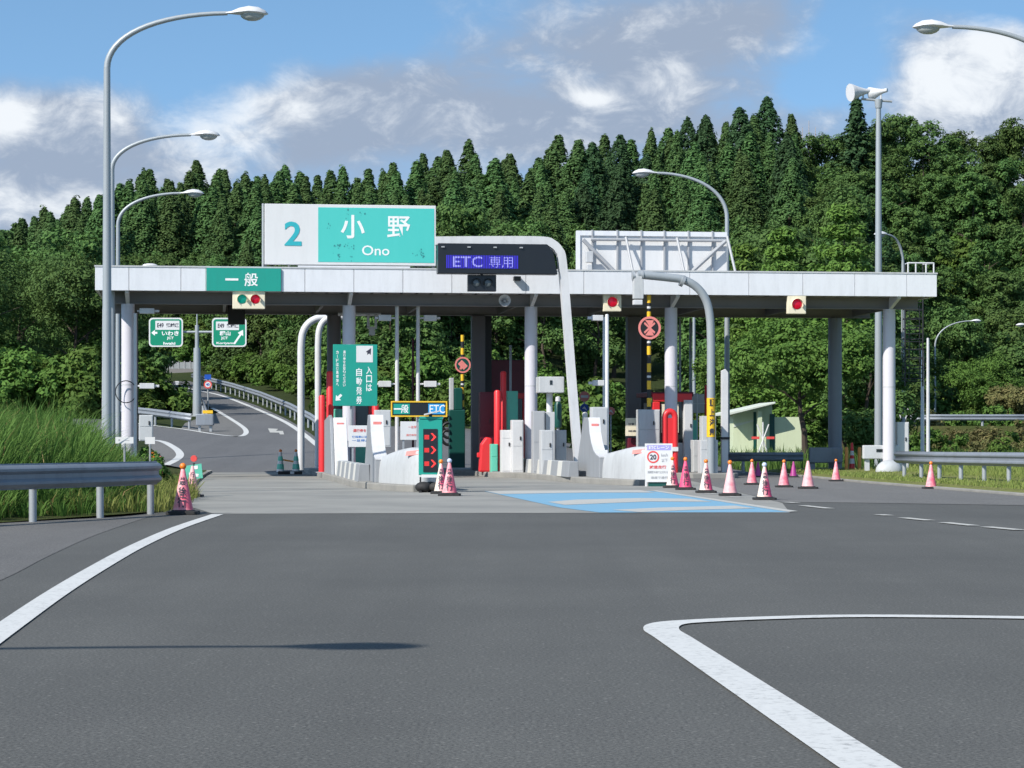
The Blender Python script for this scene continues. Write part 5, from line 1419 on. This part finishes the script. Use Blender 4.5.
# portable barrier in the left lane
d = 87.0; t = thing('lane_barrier', 'low portable barrier with two teal striped posts in the left lane', 'barrier', (wx(288, d), d, 0), TH); k = d / F
for px in (280.5, 296):
    x = (px - 288) * k
    MB().lathe([(.15, .1), (.13, .2), (.05, .82)], 16, (x, 0, 0)).build('post', M['signwhite'], t, True)
    MB().lathe([(.138, .2), (.115, .38)], 16, (x, 0, 0)).lathe([(.1, .5), (.075, .66)], 16, (x, 0, 0)).build('teal_band', M['mint'], t, True)
    MB().ball((x, 0, .86), .06, 10, 6).build('lamp_ball', M['amber'], t, True)
MB().tube([(-7.5 * k, 0, .55), (8 * k, 0, .45)], .03, 8).build('bar', M['orange'], t); MB().box(-10 * k, 14 * k, -.2, .2, 0, .12).build('base', M['rubber'], t, bevel=.02)
MB().box(2 * k, 6 * k, -.22, -.2, .02, .11).build('tag', M['signwhite'], t)

# ------------------------------------------------------------------ street lamps
def lamp(x, y, z, ang, label, arm=2.75, h=11.5, rise=1.35, s=1.0, group='street lamps'):
    t = thing('street_lamp', label, 'street lamp', (x, y, z - .1), ang, group)
    zt = h - rise
    MB().tube([(0, 0, 0), (0, 0, zt * .5), (0, 0, zt)], [.115 * s, .1 * s, .078 * s], 14).tube([(0, 0, 0), (0, 0, .3)], .17, 14).build('pole', M['pole'], t, True)
    A = []
    for i in range(15):
        a = i / 14 * math.pi / 2
        A.append((arm * (1 - math.cos(a) ** 1.0) ** 1.0 if i else 0, 0, zt + rise * math.sin(a) ** 1.15))
    A = [(arm * (i / 16) ** 1.9, 0, zt + rise * (1 - (1 - (i / 16)) ** 1.75)) for i in range(17)]
    MB().tube(A, [.078 * s - .028 * s * i / 16 for i in range(17)], 12).build('arm', M['pole'], t, True)
    prof = [(-.06, .045, 0), (.1, .085, .0), (.28, .19, .01), (.5, .245, .02), (.72, .22, .01), (.88, .13, -.01), (.95, .02, -.015)]
    m = MB(); n = 14
    for (q, r, dz) in prof:
        for k in range(n):
            a = 2 * math.pi * k / n; m.v.append((arm + q, r * math.cos(a), h + dz + r * .62 * math.sin(a) * (1 if math.sin(a) > 0 else .35)))
    for i in range(len(prof) - 1):
        for k in range(n): m.f.append((i * n + k, i * n + (k + 1) % n, (i + 1) * n + (k + 1) % n, (i + 1) * n + k))
    m.f += [tuple(range(n)), tuple((len(prof) - 1) * n + k for k in range(n))]
    hd = m.build('lamp_head', M['white'], t, True)
    MB().ball((arm + .58, 0, h - .02), .17, 14, 8, (1.7, 1.0, .95)).build('lens', M['lampglass'], hd, True)
    return t
def lamp_px(px, d, head_py, ang, label, z=None, **kw):
    x = wx(px, d); z = T(x, d) if z is None and d > 92 else (z or 0)
    return lamp(x, d, z, ang, label, h=wz(head_py, d) - z + .1, **kw)
lamp_px(107, 56, 12.5, R_(2), 'nearest tall street lamp rising from the grass on the left', z=.75, rise=1.3, arm=2.8)
lamp_px(112, 78, 134.5, R_(2), 'middle one of the three left street lamps, its head against the clouds', z=.5, arm=2.55, rise=1.15)
lamp_px(118, 98, 193, R_(2), 'farthest and lowest of the three left street lamps, its head against the cedars', arm=2.55, rise=1.3)
lamp(wx(1066, 57), 57, .2, R_(180), 'street lamp reaching in from the right border against a white cloud', h=wz(31, 57), arm=2.7, rise=1.5)
lamp_px(727, 92.5, 173, R_(180), 'street lamp right of the framed panel, its arm bending left', z=0, arm=2.7, rise=1.75)
lamp_px(903, 121, 236, R_(215), 'street lamp with foreshortened arm right of the loudspeaker mast', arm=1.0, rise=1.5)
lamp_px(935, 205, 321, 0, 'small far street lamp bending right over the right slope', arm=3.0, rise=2.2)
lamp_px(1062, 205, 325, R_(180), 'far street lamp whose head touches the right border', arm=3.0, rise=1.8)
lamp_px(694, 147, 272, 0, 'street lamp whose head peeps over the roof right of the framed panel', arm=2.6, rise=1.5)
lamp(-13.32, 5.75, .1, R_(0), 'street lamp beside the approach road throwing its shadow across the asphalt', h=10.6, arm=2.75, rise=1.3)
# loudspeaker mast
x, d = wx(878.5, 97), 97
t = thing('loudspeaker_mast', 'very tall grey mast with two white horn loudspeakers at its top', 'mast', (x, d, -.1))
H = wz(97, d)
MB().tube([(0, 0, 0), (0, 0, H * .5), (0, 0, H)], [.17, .14, .1], 16).lathe([(.13, H - .35), (.16, H - .1), (.16, H)], 14).build('pole', M['pole'], t, True)
MB().tube([(-.7, 0, H + .02), (.55, 0, H - .08)], .05, 8).build('crossbar', M['galv'], t)
for (ox, dx, dy, s) in ((-.62, -.9, -.35, 1.0), (.1, -.75, .5, .8)):
    m = MB(); dv = Vector((dx, dy, -.12)).normalized(); c = Vector((ox, 0, H + .32))
    m.tube([c - dv * .35 * s, c - dv * .12 * s, c + dv * .18 * s, c + dv * .52 * s, c + dv * .6 * s], [.1 * s, .11 * s, .2 * s, .34 * s, .36 * s], 20)
    m.tube([(ox, 0, H + .02), (ox, 0, H + .3)], .035, 6); m.build('horn', M['white'], t, True)
for px, lab, pt, d in ((928, 'thin white mast right of the roof ladder', 338, 99), (922.5, 'slightly shorter thin white mast touching the roof ladder', 350, 99), (203.5 - 100, 'thin grey pole left of the tall lamp, seen below the roof', 308, 125)):
    x = wx(px, d); t = thing('mast', lab, 'mast', (x, d, T(x, d) - .1)); h = wz(pt, d) - T(x, d) + .1
    MB().tube([(0, 0, 0), (0, 0, h * .5), (0, 0, h)], [.09, .075, .055], 10).tube([(0, 0, 0), (0, 0, .2)], .13, 10).build('pole', M['white'], t, True)

# ------------------------------------------------------------------ guardrails
WB = [(.0, -.17), (.0, -.155), (-.045, -.13), (-.075, -.1), (-.075, -.07), (-.03, -.03), (-.03, .03), (-.075, .07), (-.075, .1), (-.045, .13), (0, .155), (0, .17)]
def guardrail(label, pts, side, h=.62, k=1.0, post_step=2.0, mat='rail', pmat='galv', flare=False, zoff=0.0, group=None, pr=.06, posts=True, first=.6):
    """two-wave steel beam along x, y, z points; side +1: traffic is on the right of the direction of travel"""
    o = thing('guardrail', label, 'guardrail', tuple(pts[0]), 0, group); o0 = Vector(pts[0]); m = MB(); P = [Vector(p) - o0 for p in pts]; n = len(WB) ; base = []
    for i, p in enumerate(P):
        t = (P[min(i + 1, len(P) - 1)] - P[max(i - 1, 0)]); t.z = 0; t.normalize(); nr = Vector((t.y, -t.x, 0)) * side
        sc = k
        for (a, b) in WB: base.append(p - nr * a * k * 1.0 + Vector((0, 0, h + b * sc)) if False else p + nr * (-a) * k + Vector((0, 0, h + b * sc)))
    m.v = [tuple(v) for v in base]
    for i in range(len(P) - 1):
        for q in range(n - 1): a = i * n + q; m.f.append((a, a + 1, a + n + 1, a + n))
    b = m.build('beam', M[mat], o, True); s = b.modifiers.new('thick', 'SOLIDIFY'); s.thickness = .008; s.offset = 0
    L = 0; nxt = first
    for i in range(len(P) - 1):
        seg = (P[i + 1] - P[i]).length
        while posts and nxt <= L + seg:
            p = P[i] + (P[i + 1] - P[i]) * ((nxt - L) / seg); t = (P[i + 1] - P[i]).normalized(); nr = Vector((t.y, -t.x, 0)) * side
            c = p - nr * (pr + .03)
            MB().tube([c + Vector((0, 0, -.3)), c + Vector((0, 0, h + .1 * k))], pr, 12).build('post', M[pmat], o, True)
            nxt += post_step
        L += seg
    if flare:
        p = P[-1]; t = (P[-1] - P[-2]).normalized(); nr = Vector((t.y, -t.x, 0)) * side
        MB().tube([p + t * .03 + nr * .1 + Vector((0, 0, h - .19 * k)), p + t * .03 + nr * .1 + Vector((0, 0, h + .19 * k))], [.05, .05], 14).build('end_cap', M[mat], o, True)
    return o
guardrail('long grey guardrail in front of the tall grass at the left', [(-12.6, 3, .02), (-12.0, 18, .02), (-10.4, 27.8, .02), (-8.5, 33, .02), (-7.5, 35.6, .02), (-6.55, 38.2, .02), (-6.05, 39.9, .02), (-5.98, 40.4, .02), (-6.1, 40.9, .02)], 1, h=.68, k=1.15, post_step=2.05, pr=.06, first=1.35)
guardrail('grey guardrail on the grass verge at the right border', [(11.5, 71.8, .16), (11.9, 67, .16), (12.75, 60, .18), (13.4, 54, .18), (14.4, 46, .18), (16, 36, .18)], 1, h=.58, k=1.05, post_step=2.0, pr=.06)
x0, y0 = lane(880, 1.5); x1, y1 = lane(888, 1.5)
t = thing('rail_end', 'short white boxed guardrail end left of the right white column', 'guardrail', (x0 - .3, y0, .12), TH)
MB().box(-.3, .95, -.1, .1, .48, .95).build('box_beam', M['railend'], t, bevel=.03); MB().box(-.2, -.06, .0, .14, 0, .5).box(.5, .64, .0, .14, 0, .5).build('legs', M['railend'], t); MB().box(.15, .4, -.115, -.1, .72, .82).build('plate', M['dkglass'], t)
gx = [lane(p, 9.6) for p in (728, 765, 803)]
guardrail('dark guardrail in the roof shade in front of the pale green hut', [(p[0], p[1], 0) for p in gx], 1, h=.62, post_step=1.6)
x, y = lane(826, 6.2)
t = thing('rail_end', 'dark blue boxed guardrail end in the shade left of the slate column', 'guardrail', (x, y, 0), TH)
MB().box(-.62, .6, -.1, .1, .42, .98).build('box_beam', M['rail'], t, bevel=.04); MB().box(-.6, -.4, .0, .2, 0, .43).box(.35, .55, .0, .2, 0, .43).build('legs', M['rail'], t)
rp = [ramp_pt(*p) for p in ((186, 383), (205, 388), (226, 394), (254, 404), (282, 417), (302, 429), (322, 446))]
guardrail('long guardrail on the outer side of the climbing ramp', [(p.x + .5, p.y, p.z) for p in reversed(rp)], -1, h=.62, k=1.1, post_step=3.0)
gp = [ramp_pt(*p) for p in ((90, 417), (120, 420), (150, 423.3), (175, 427), (192, 429.5))]
guardrail('guardrail of the left branch road ending at the sign post', [tuple(p) for p in gp], 1, h=.62, k=1.15, post_step=3.0)
gp2 = [ramp_pt(*p) for p in ((216, 426), (214, 416), (209, 409), (200, 403))]
gp2 = [ramp_pt(*p) for p in ((206, 424), (203, 414), (199, 406))]
guardrail('short guardrail on the ramp side of the wedge behind the sign post', [tuple(p) for p in gp2], 1, h=.62, k=1.1, post_step=3.0)
P = ramp_pt(205, 431.5)
t = thing('rail_end', 'grey boxed guardrail nose at the tip of the wedge between the ramp roads', 'guardrail', tuple(P))
MB().box(-.45, .45, -.15, .15, .3, .9).build('box_beam', M['rail'], t, bevel=.05); MB().box(-.35, -.22, 0, .2, -.1, .31).box(.22, .35, 0, .2, -.1, .31).build('legs', M['galv'], t)
MB().box(-.1, .42, -.17, -.151, .92, 1.08).build('yellow_marker', M['yellow'], t)
d = 142; rr = [(wx(p, d), d + 3 * math.sin(p), T(wx(p, d), d) + .5) for p in (905, 950, 1000, 1060)]
guardrail('far guardrail of another road high on the right slope', [(wx(p, d), d, wz(426, d)) for p in (905, 950, 1000, 1070)], 1, h=.5, k=1.1, post_step=4, pr=.08)
t = thing('marker_sign', 'small white plate on a post before the far right guardrail', 'sign', (wx(904, 136), 136, T(wx(904, 136), 136))); z = wz(413, 136) - t.location.z
MB().box(-.25, .25, -.02, .02, z - .3, z + .3).build('panel', M['signwhite'], t); MB().tube([(0, .04, 0), (0, .04, z)], .04, 8).build('post', M['galv'], t)
# delineator posts
for px, lab, mt in ((846.5, 'left one of the slim orange posts beside the slate column', 'orange'), (859.5, 'right one of the slim orange posts left of the boxed rail end', 'orange')):
    x, y = lane(px, 5.5); t = thing('marker_post', lab, 'post', (x, y, 0)); MB().lathe([(.09, 0), (.085, .03), (.065, .05), (.065, .95), (.03, 1.0)], 14).build('post', M[mt], t, True)
x, y = lane(852, 5.8); t = thing('striped_cone', 'orange and white striped slim cone between the orange posts', 'traffic cone', (x, y, 0))
MB().lathe([(.16, 0), (.15, .04), (.1, .3), (.04, 1.15)], 16).build('body', M['red'], t, True); MB().lathe([(.097, .4), (.083, .58)], 16).lathe([(.076, .7), (.063, .86)], 16).build('white_bands', M['signwhite'], t, True)
t = thing('concrete_stump', 'white rounded concrete lump at the foot of the right white column', 'block', (*lane(889, -.9), .05), TH)
MB().ball((0, 0, .16), .42, 18, 10, (1.1, .8, .9)).build('stump', M['nose'], t, True)

# ------------------------------------------------------------------ highway signs over the ramp
P = ramp_pt(197, 416.5); d = P.y; k = d / F
t = thing('sign_pole', 'grey pole carrying the two green road signs over the ramp wedge', 'pole', tuple(P))
H = wz(348, d) - P.z
MB().tube([(0, 0, 0), (0, 0, H)], [.26, .2], 16).lathe([(.4, 0), (.4, .06)], 16).build('pole', M['pole'], t, True)
za = wz(332, d) - P.z
MB().tube([(0, 0, H - .3), (0, 0, wz(312, d) - P.z)], [.05, .04], 8).build('mast', M['pole'], t)
MB().tube([(-14 * k, 0, za), (17 * k, 0, za)], .07, 8).build('arm', M['pole'], t)
MB().tube([(0, 0, H - .4), (0, 0, za + .4)], .12, 10).build('neck', M['pole'], t, True)
def hwsign(px0, px1, py0, py1, label, items, arrow, d=d):
    pc = (px0 + px1) / 2; t = thing('road_sign', label, 'road sign', (wx(pc, d), d - .25, 0)); k = (d - .25) / F
    x0, x1, z0, z1 = (px0 - pc) * k, (px1 - pc) * k, wz(py1, d), wz(py0, d); r = .22
    def rr(e, r):
        pts = []
        for cx, cz, a0 in ((x1 - r - e, z0 + r + e, -90), (x1 - r - e, z1 - r - e, 0), (x0 + r + e, z1 - r - e, 90), (x0 + r + e, z0 + r + e, 180)):
            pts += [(cx + r * math.cos(R_(a0 + q * 15)), cz + r * math.sin(R_(a0 + q * 15))) for q in range(7)]
        return pts
    MB().prism(rr(0, r), 'y', 0, .06).build('border', M['signwhite'], t)
    MB().plate(rr(.08, r - .05), -.004).build('panel', M['greenhw'], t)
    w = MB(); wb_ = MB()
    for kind, s, cx, cy, ww, hh in items:
        X, Z_ = (cx - pc) * k, wz(cy, d)
        if kind == 'box': wb_.box(X - ww * k / 2, X + ww * k / 2, -.009, -.005, Z_ - hh * k / 2, Z_ + hh * k / 2)
        else: (w if kind == 'w' else wg).text(s, X, Z_, ww * k, hh * k, -.012, .03)
    wb_.build('route_field', M['signwhite'], t)
    if arrow: w.plate([((a - pc) * k, wz(b, d)) for a, b in arrow], -.011)
    w.build('lettering', M['letter'], t)
    g2 = MB()
    for kind, s, cx, cy, ww, hh in items:
        if kind == 'g': g2.text(s, (cx - pc) * k, wz(cy, d), ww * k, hh * k, -.014, .03)
    g2.build('route_lettering', M['letter_dark'], t)
wg = MB()
hwsign(149.5, 183.5, 318, 347, 'left green road sign naming the Iwaki junction', [('box', '', 168, 325.5, 24, 9), ('g', 'E49', 161, 325.5, 6.5, 4.5), ('g', '磐越道', 173, 325.5, 13, 4.2), ('w', 'いわき', 171, 333.5, 17, 4.6), ('w', 'JCT', 171, 338.5, 7, 3.4), ('w', 'Iwaki', 170, 343.5, 12, 2.8)], [(152, 333), (155.5, 330), (155.5, 332), (158, 332), (158, 334), (155.5, 334), (155.5, 336)][::-1])
hwsign(212.5, 247, 318, 347, 'right green road sign naming the Koriyama junction', [('box', '', 228, 326, 23, 8.5), ('g', 'E49', 221.5, 326, 6.5, 4.5), ('g', '磐越道', 233, 326, 12, 4.2), ('w', '郡山', 225.5, 333.5, 11, 4.6), ('w', 'JCT', 225, 338.5, 7, 3.4), ('w', 'Koriyama', 226.5, 343.5, 19, 2.8)], [(235.5, 344.5), (234, 343.4), (240.2, 334.3), (238.2, 333), (243.6, 330), (243.8, 336.2), (241.9, 335.2)][::-1])
P = ramp_pt(208, 412); d = P.y; k = d / F
t = thing('round_sign', 'small blue sign above a red rimmed round sign on the ramp wedge', 'road sign', tuple(P))
MB().tube([(0, 0, 0), (0, 0, wz(375, d) - P.z)], .05, 8).build('post', M['galv'], t)
z = wz(384.5, d) - P.z; MB().tube([(0, -.1, z), (0, -.06, z)], 4 * k, 20).build('white_disc', M['signwhite'], t); MB().ring(0, -.105, z, 2.8 * k, 4.0 * k).build('red_ring', M['letter_red'], t)
MB().text('40', 0, z, 3.6 * k, 2.6 * k, -.108, .03).build('lettering', M['bluesign'], t)
z = wz(377, d) - P.z; MB().box(-3.2 * k, 3.2 * k, -.1, -.06, z - 2.4 * k, z + 2.4 * k).build('blue_panel', M['bluesign'], t)
# noise fence at the top of the ramp
d = 214; a, b = wx(150, d), wx(196, d); z = SL * (d - Y0)
t = thing('noise_fence', 'pale grey fence of tall panels at the top of the climbing ramp', 'fence', ((a + b) / 2, d, z)); w = (b - a) / 2; h = wz(361, d) - z
for i in range(8):
    x0 = -w + 2 * w * i / 8; MB().box(x0 + .05, x0 + 2 * w / 8 - .05, -.03, .03, .9, h - .1).build('panel', M['galv'], t)
    MB().box(x0 - .05, x0 + .05, -.07, .07, -.5, h).build('post', M['grey'], t)
MB().box(-w, w, -.1, .1, -.5, .88).build('base_wall', M['beam'], t)

# ------------------------------------------------------------------ pale green hut
d = 112; x0, x1 = wx(733, d), wx(803, d); zt = wz(404, d)
zb = T((x0 + x1) / 2, d)
t = thing('hut', 'low pale green hut with lean-to roof behind the cones on the right', 'building', ((x0 + x1) / 2, d, zb), R_(4)); w = (x1 - x0) / 2
hl, hr = wz(422, d) - zb, wz(417, d) - zb
MB().prism([(-w, -.2), (w, -.2), (w, hr), (w * .12, hr), (w * .12, wz(405, d) - zb), (-w, wz(414, d) - zb)], 'y', .02, 3.2).build('wall', M['lime'], t)
q = MB().prism([(-w - .35, wz(415.5, d) - zb), (w * .12, wz(404, d) - zb), (w * .12, wz(402, d) - zb), (-w - .35, wz(412.5, d) - zb)], 'y', -.9, 3.4).build('roof', M['limeroof'], t, bevel=.02)
MB().box(-w * .36, -w * .36 + .2, -.6, -.4, -.2, wz(411, d) - zb).build('porch_post', M['lime'], t)
MB().box(-w * .42, -w * .42 + .12, -.02, .018, -.2, wz(412, d) - zb).box(w * .05, w * .05 + .22, -.02, .018, -.2, wz(414, d) - zb).build('recess_shade', M['darkgreen'], t)  # dark green strips stand in for shade in the recesses by the porch
MB().prism([(-w + .02, hl - .25), (-w * .38, hl + .05), (-w * .38, hl + .12), (-w + .02, hl - .12)], 'y', -.01, .018).build('trim', M['limeroof'], t)
x = wx(763, 106); t = thing('crossed_sign', 'small red and white crossed stand in front of the pale green hut', 'stand', (x, 106, T(x, 106)))
MB().tube([(0, 0, 0), (0, 0, 2.0)], .03, 8).tube([(-.26, 0, .5), (.26, 0, 1.9)], .03, 8).tube([(.26, .03, .5), (-.26, .03, 1.9)], .03, 8).build('stand', M['signwhite'], t)
MB().box(-.5, -.16, -.04, .04, 1.25, 1.36).box(.16, .5, -.04, .04, 1.25, 1.36).build('red_bar', M['letter_red'], t)

# ------------------------------------------------------------------ light, sky, camera
EL, AZ = R_(40), R_(46)      # sun high on the left, a little behind the camera
S = Vector((-math.sin(AZ) * math.cos(EL), -math.cos(AZ) * math.cos(EL), math.sin(EL)))
sun = bpy.data.lights.new('sun', 'SUN'); sun.energy = 4.2; sun.angle = R_(.4); sun.color = (1, .955, .89)
so = bpy.data.objects.new('sun', sun); COL.objects.link(so); so.rotation_euler = S.to_track_quat('Z', 'Y').to_euler(); so.location = (-60, -40, 90)

w = bpy.data.worlds.new('World'); scene.world = w; w.use_nodes = True
nt = w.node_tree; nt.nodes.clear()
tc = nt.nodes.new('ShaderNodeTexCoord'); sep = nt.nodes.new('ShaderNodeSeparateXYZ'); nt.links.new(tc.outputs['Generated'], sep.inputs[0])
sky = nt.nodes.new('ShaderNodeTexSky'); sky.sky_type = 'NISHITA'; sky.sun_disc = False; sky.sun_elevation = EL; sky.sun_rotation = math.atan2(S.x, S.y)
sky.air_density = 1.0; sky.dust_density = .25; sky.ozone_density = 1.5; sky.altitude = 200
comb = nt.nodes.new('ShaderNodeCombineXYZ'); nt.links.new(sep.outputs[0], comb.inputs[0]); nt.links.new(sep.outputs[1], comb.inputs[1])
nt.links.new(math_(nt, 'ADD', math_(nt, 'MULTIPLY', sep.outputs[2], 1.6), .17), comb.inputs[2])
nrm = nt.nodes.new('ShaderNodeVectorMath'); nrm.operation = 'NORMALIZE'; nt.links.new(comb.outputs[0], nrm.inputs[0]); nt.links.new(nrm.outputs[0], sky.inputs[0])
bg = nt.nodes.new('ShaderNodeBackground'); bg.inputs[1].default_value = .15; hsv = nt.nodes.new('ShaderNodeHueSaturation'); hsv.inputs['Hue'].default_value = .49; hsv.inputs['Saturation'].default_value = 1.08; nt.links.new(sky.outputs[0], hsv.inputs['Color']); nt.links.new(hsv.outputs[0], bg.inputs[0])
# clouds live on the sky: a = sideways slope, b = height slope of the direction (fixed to the world)
ay = math_(nt, 'MAXIMUM', math_(nt, 'ABSOLUTE', sep.outputs[1]), .12)
a_ = math_(nt, 'DIVIDE', sep.outputs[0], ay); b_ = math_(nt, 'DIVIDE', sep.outputs[2], ay)
def cvec(kx, kz, off):
    c = nt.nodes.new('ShaderNodeCombineXYZ'); nt.links.new(math_(nt, 'MULTIPLY', a_, kx), c.inputs[0]); nt.links.new(math_(nt, 'MULTIPLY', b_, kz), c.inputs[1]); c.inputs[2].default_value = off; return c.outputs[0]
def fbm(kx, kz, off, det=9, rough=.58, dist=.0):
    n = nt.nodes.new('ShaderNodeTexNoise'); n.inputs['Scale'].default_value = 1; n.inputs['Detail'].default_value = det; n.inputs['Roughness'].default_value = rough; n.inputs['Distortion'].default_value = dist
    nt.links.new(cvec(kx, kz, off), n.inputs['Vector']); return n.outputs['Fac']
def blob(px, py, rx, ry, amp):
    ca, cb = (px - CX) / F, (HY - py) / F
    u = math_(nt, 'MULTIPLY', math_(nt, 'SUBTRACT', a_, ca), F / rx); v2 = math_(nt, 'MULTIPLY', math_(nt, 'SUBTRACT', b_, cb), F / ry)
    r2 = math_(nt, 'ADD', math_(nt, 'MULTIPLY', u, u), math_(nt, 'MULTIPLY', v2, v2))
    return math_(nt, 'MULTIPLY', math_(nt, 'POWER', 2.718, math_(nt, 'MULTIPLY', r2, -1.0)), amp)
def total(bl):
    s = None
    for q in bl: v2 = blob(*q); s = v2 if s is None else math_(nt, 'ADD', s, v2)
    return s
n1 = fbm(16, 26, 1.7, 12, .6, .3); n2 = fbm(38, 58, 5.2, 10, .62, .4)
cover = total([(110, 160, 170, 62, .5), (20, 118, 70, 40, .3), (330, 120, 130, 70, .34), (470, 95, 190, 50, .4), (640, 60, 130, 62, .4), (740, 20, 110, 40, .34), (640, 135, 190, 40, .26), (965, 75, 85, 75, .6), (1010, 130, 120, 60, .4), (820, 125, 60, 40, .22), (0, 215, 110, 40, .4),
               (190, 30, 170, 42, -.42), (330, 20, 120, 40, -.3), (60, 55, 100, 35, -.3), (850, 60, 50, 65, -.45), (1000, 4, 80, 22, -.5), (552, 78, 70, 26, -.3), (245, 75, 60, 22, -.15), (800, 100, 30, 30, -.2)])
dens = math_(nt, 'ADD', math_(nt, 'ADD', cover, math_(nt, 'MULTIPLY', math_(nt, 'SUBTRACT', n1, .5), 1.05)), math_(nt, 'MULTIPLY', math_(nt, 'SUBTRACT', n2, .5), .32))
mask = nt.nodes.new('ShaderNodeMapRange'); mask.interpolation_type = 'SMOOTHSTEP'; mask.inputs[1].default_value = -.12; mask.inputs[2].default_value = .5; nt.links.new(dens, mask.inputs[0])
lit = total([(15, 112, 42, 26, .75), (228, 112, 62, 34, .7), (205, 160, 50, 26, .6), (955, 58, 80, 46, .52), (930, 100, 50, 34, .3), (5, 205, 70, 26, .45), (592, 99, 30, 9, .5), (1005, 40, 50, 26, .3), (165, 120, 30, 20, .2), (90, 205, 60, 20, .2)])
edge = math_(nt, 'MULTIPLY', math_(nt, 'SUBTRACT', n2, .49), 2.0)
br = nt.nodes.new('ShaderNodeMapRange'); br.interpolation_type = 'SMOOTHSTEP'; br.inputs[1].default_value = .0; br.inputs[2].default_value = .8
nt.links.new(math_(nt, 'ADD', math_(nt, 'ADD', lit, edge), math_(nt, 'MULTIPLY', math_(nt, 'SUBTRACT', n1, .45), .7)), br.inputs[0])
cc = mixc(nt, br.outputs[0], (.25, .302, .392), (.66, .685, .71))
bg2 = nt.nodes.new('ShaderNodeBackground'); nt.links.new(cc, bg2.inputs[0]); bg2.inputs[1].default_value = 1.0
mx = nt.nodes.new('ShaderNodeMixShader'); nt.links.new(math_(nt, 'MULTIPLY', mask.outputs[0], .94), mx.inputs[0]); nt.links.new(bg.outputs[0], mx.inputs[1]); nt.links.new(bg2.outputs[0], mx.inputs[2])
out = nt.nodes.new('ShaderNodeOutputWorld'); nt.links.new(mx.outputs[0], out.inputs[0])

cam = bpy.data.cameras.new('camera'); co = bpy.data.objects.new('camera', cam); COL.objects.link(co)
co.location = (0, 0, EYE); co.rotation_euler = (R_(90), 0, 0); cam.sensor_width = 36; cam.lens = 36 * F / 1024; cam.shift_y = (HY - 384) / 1024
cam.clip_start = .1; cam.clip_end = 4000; scene.camera = co
vs = scene.view_settings; vs.view_transform = 'Standard'; vs.look = 'None'; vs.gamma = 1; vs.use_curve_mapping = False; vs.exposure = EXPO
cy = scene.cycles; cy.max_bounces = 6; cy.diffuse_bounces = 3; cy.glossy_bounces = 2; cy.transmission_bounces = 4; cy.transparent_max_bounces = 4; cy.use_denoising = True
scene.render.film_transparent = False
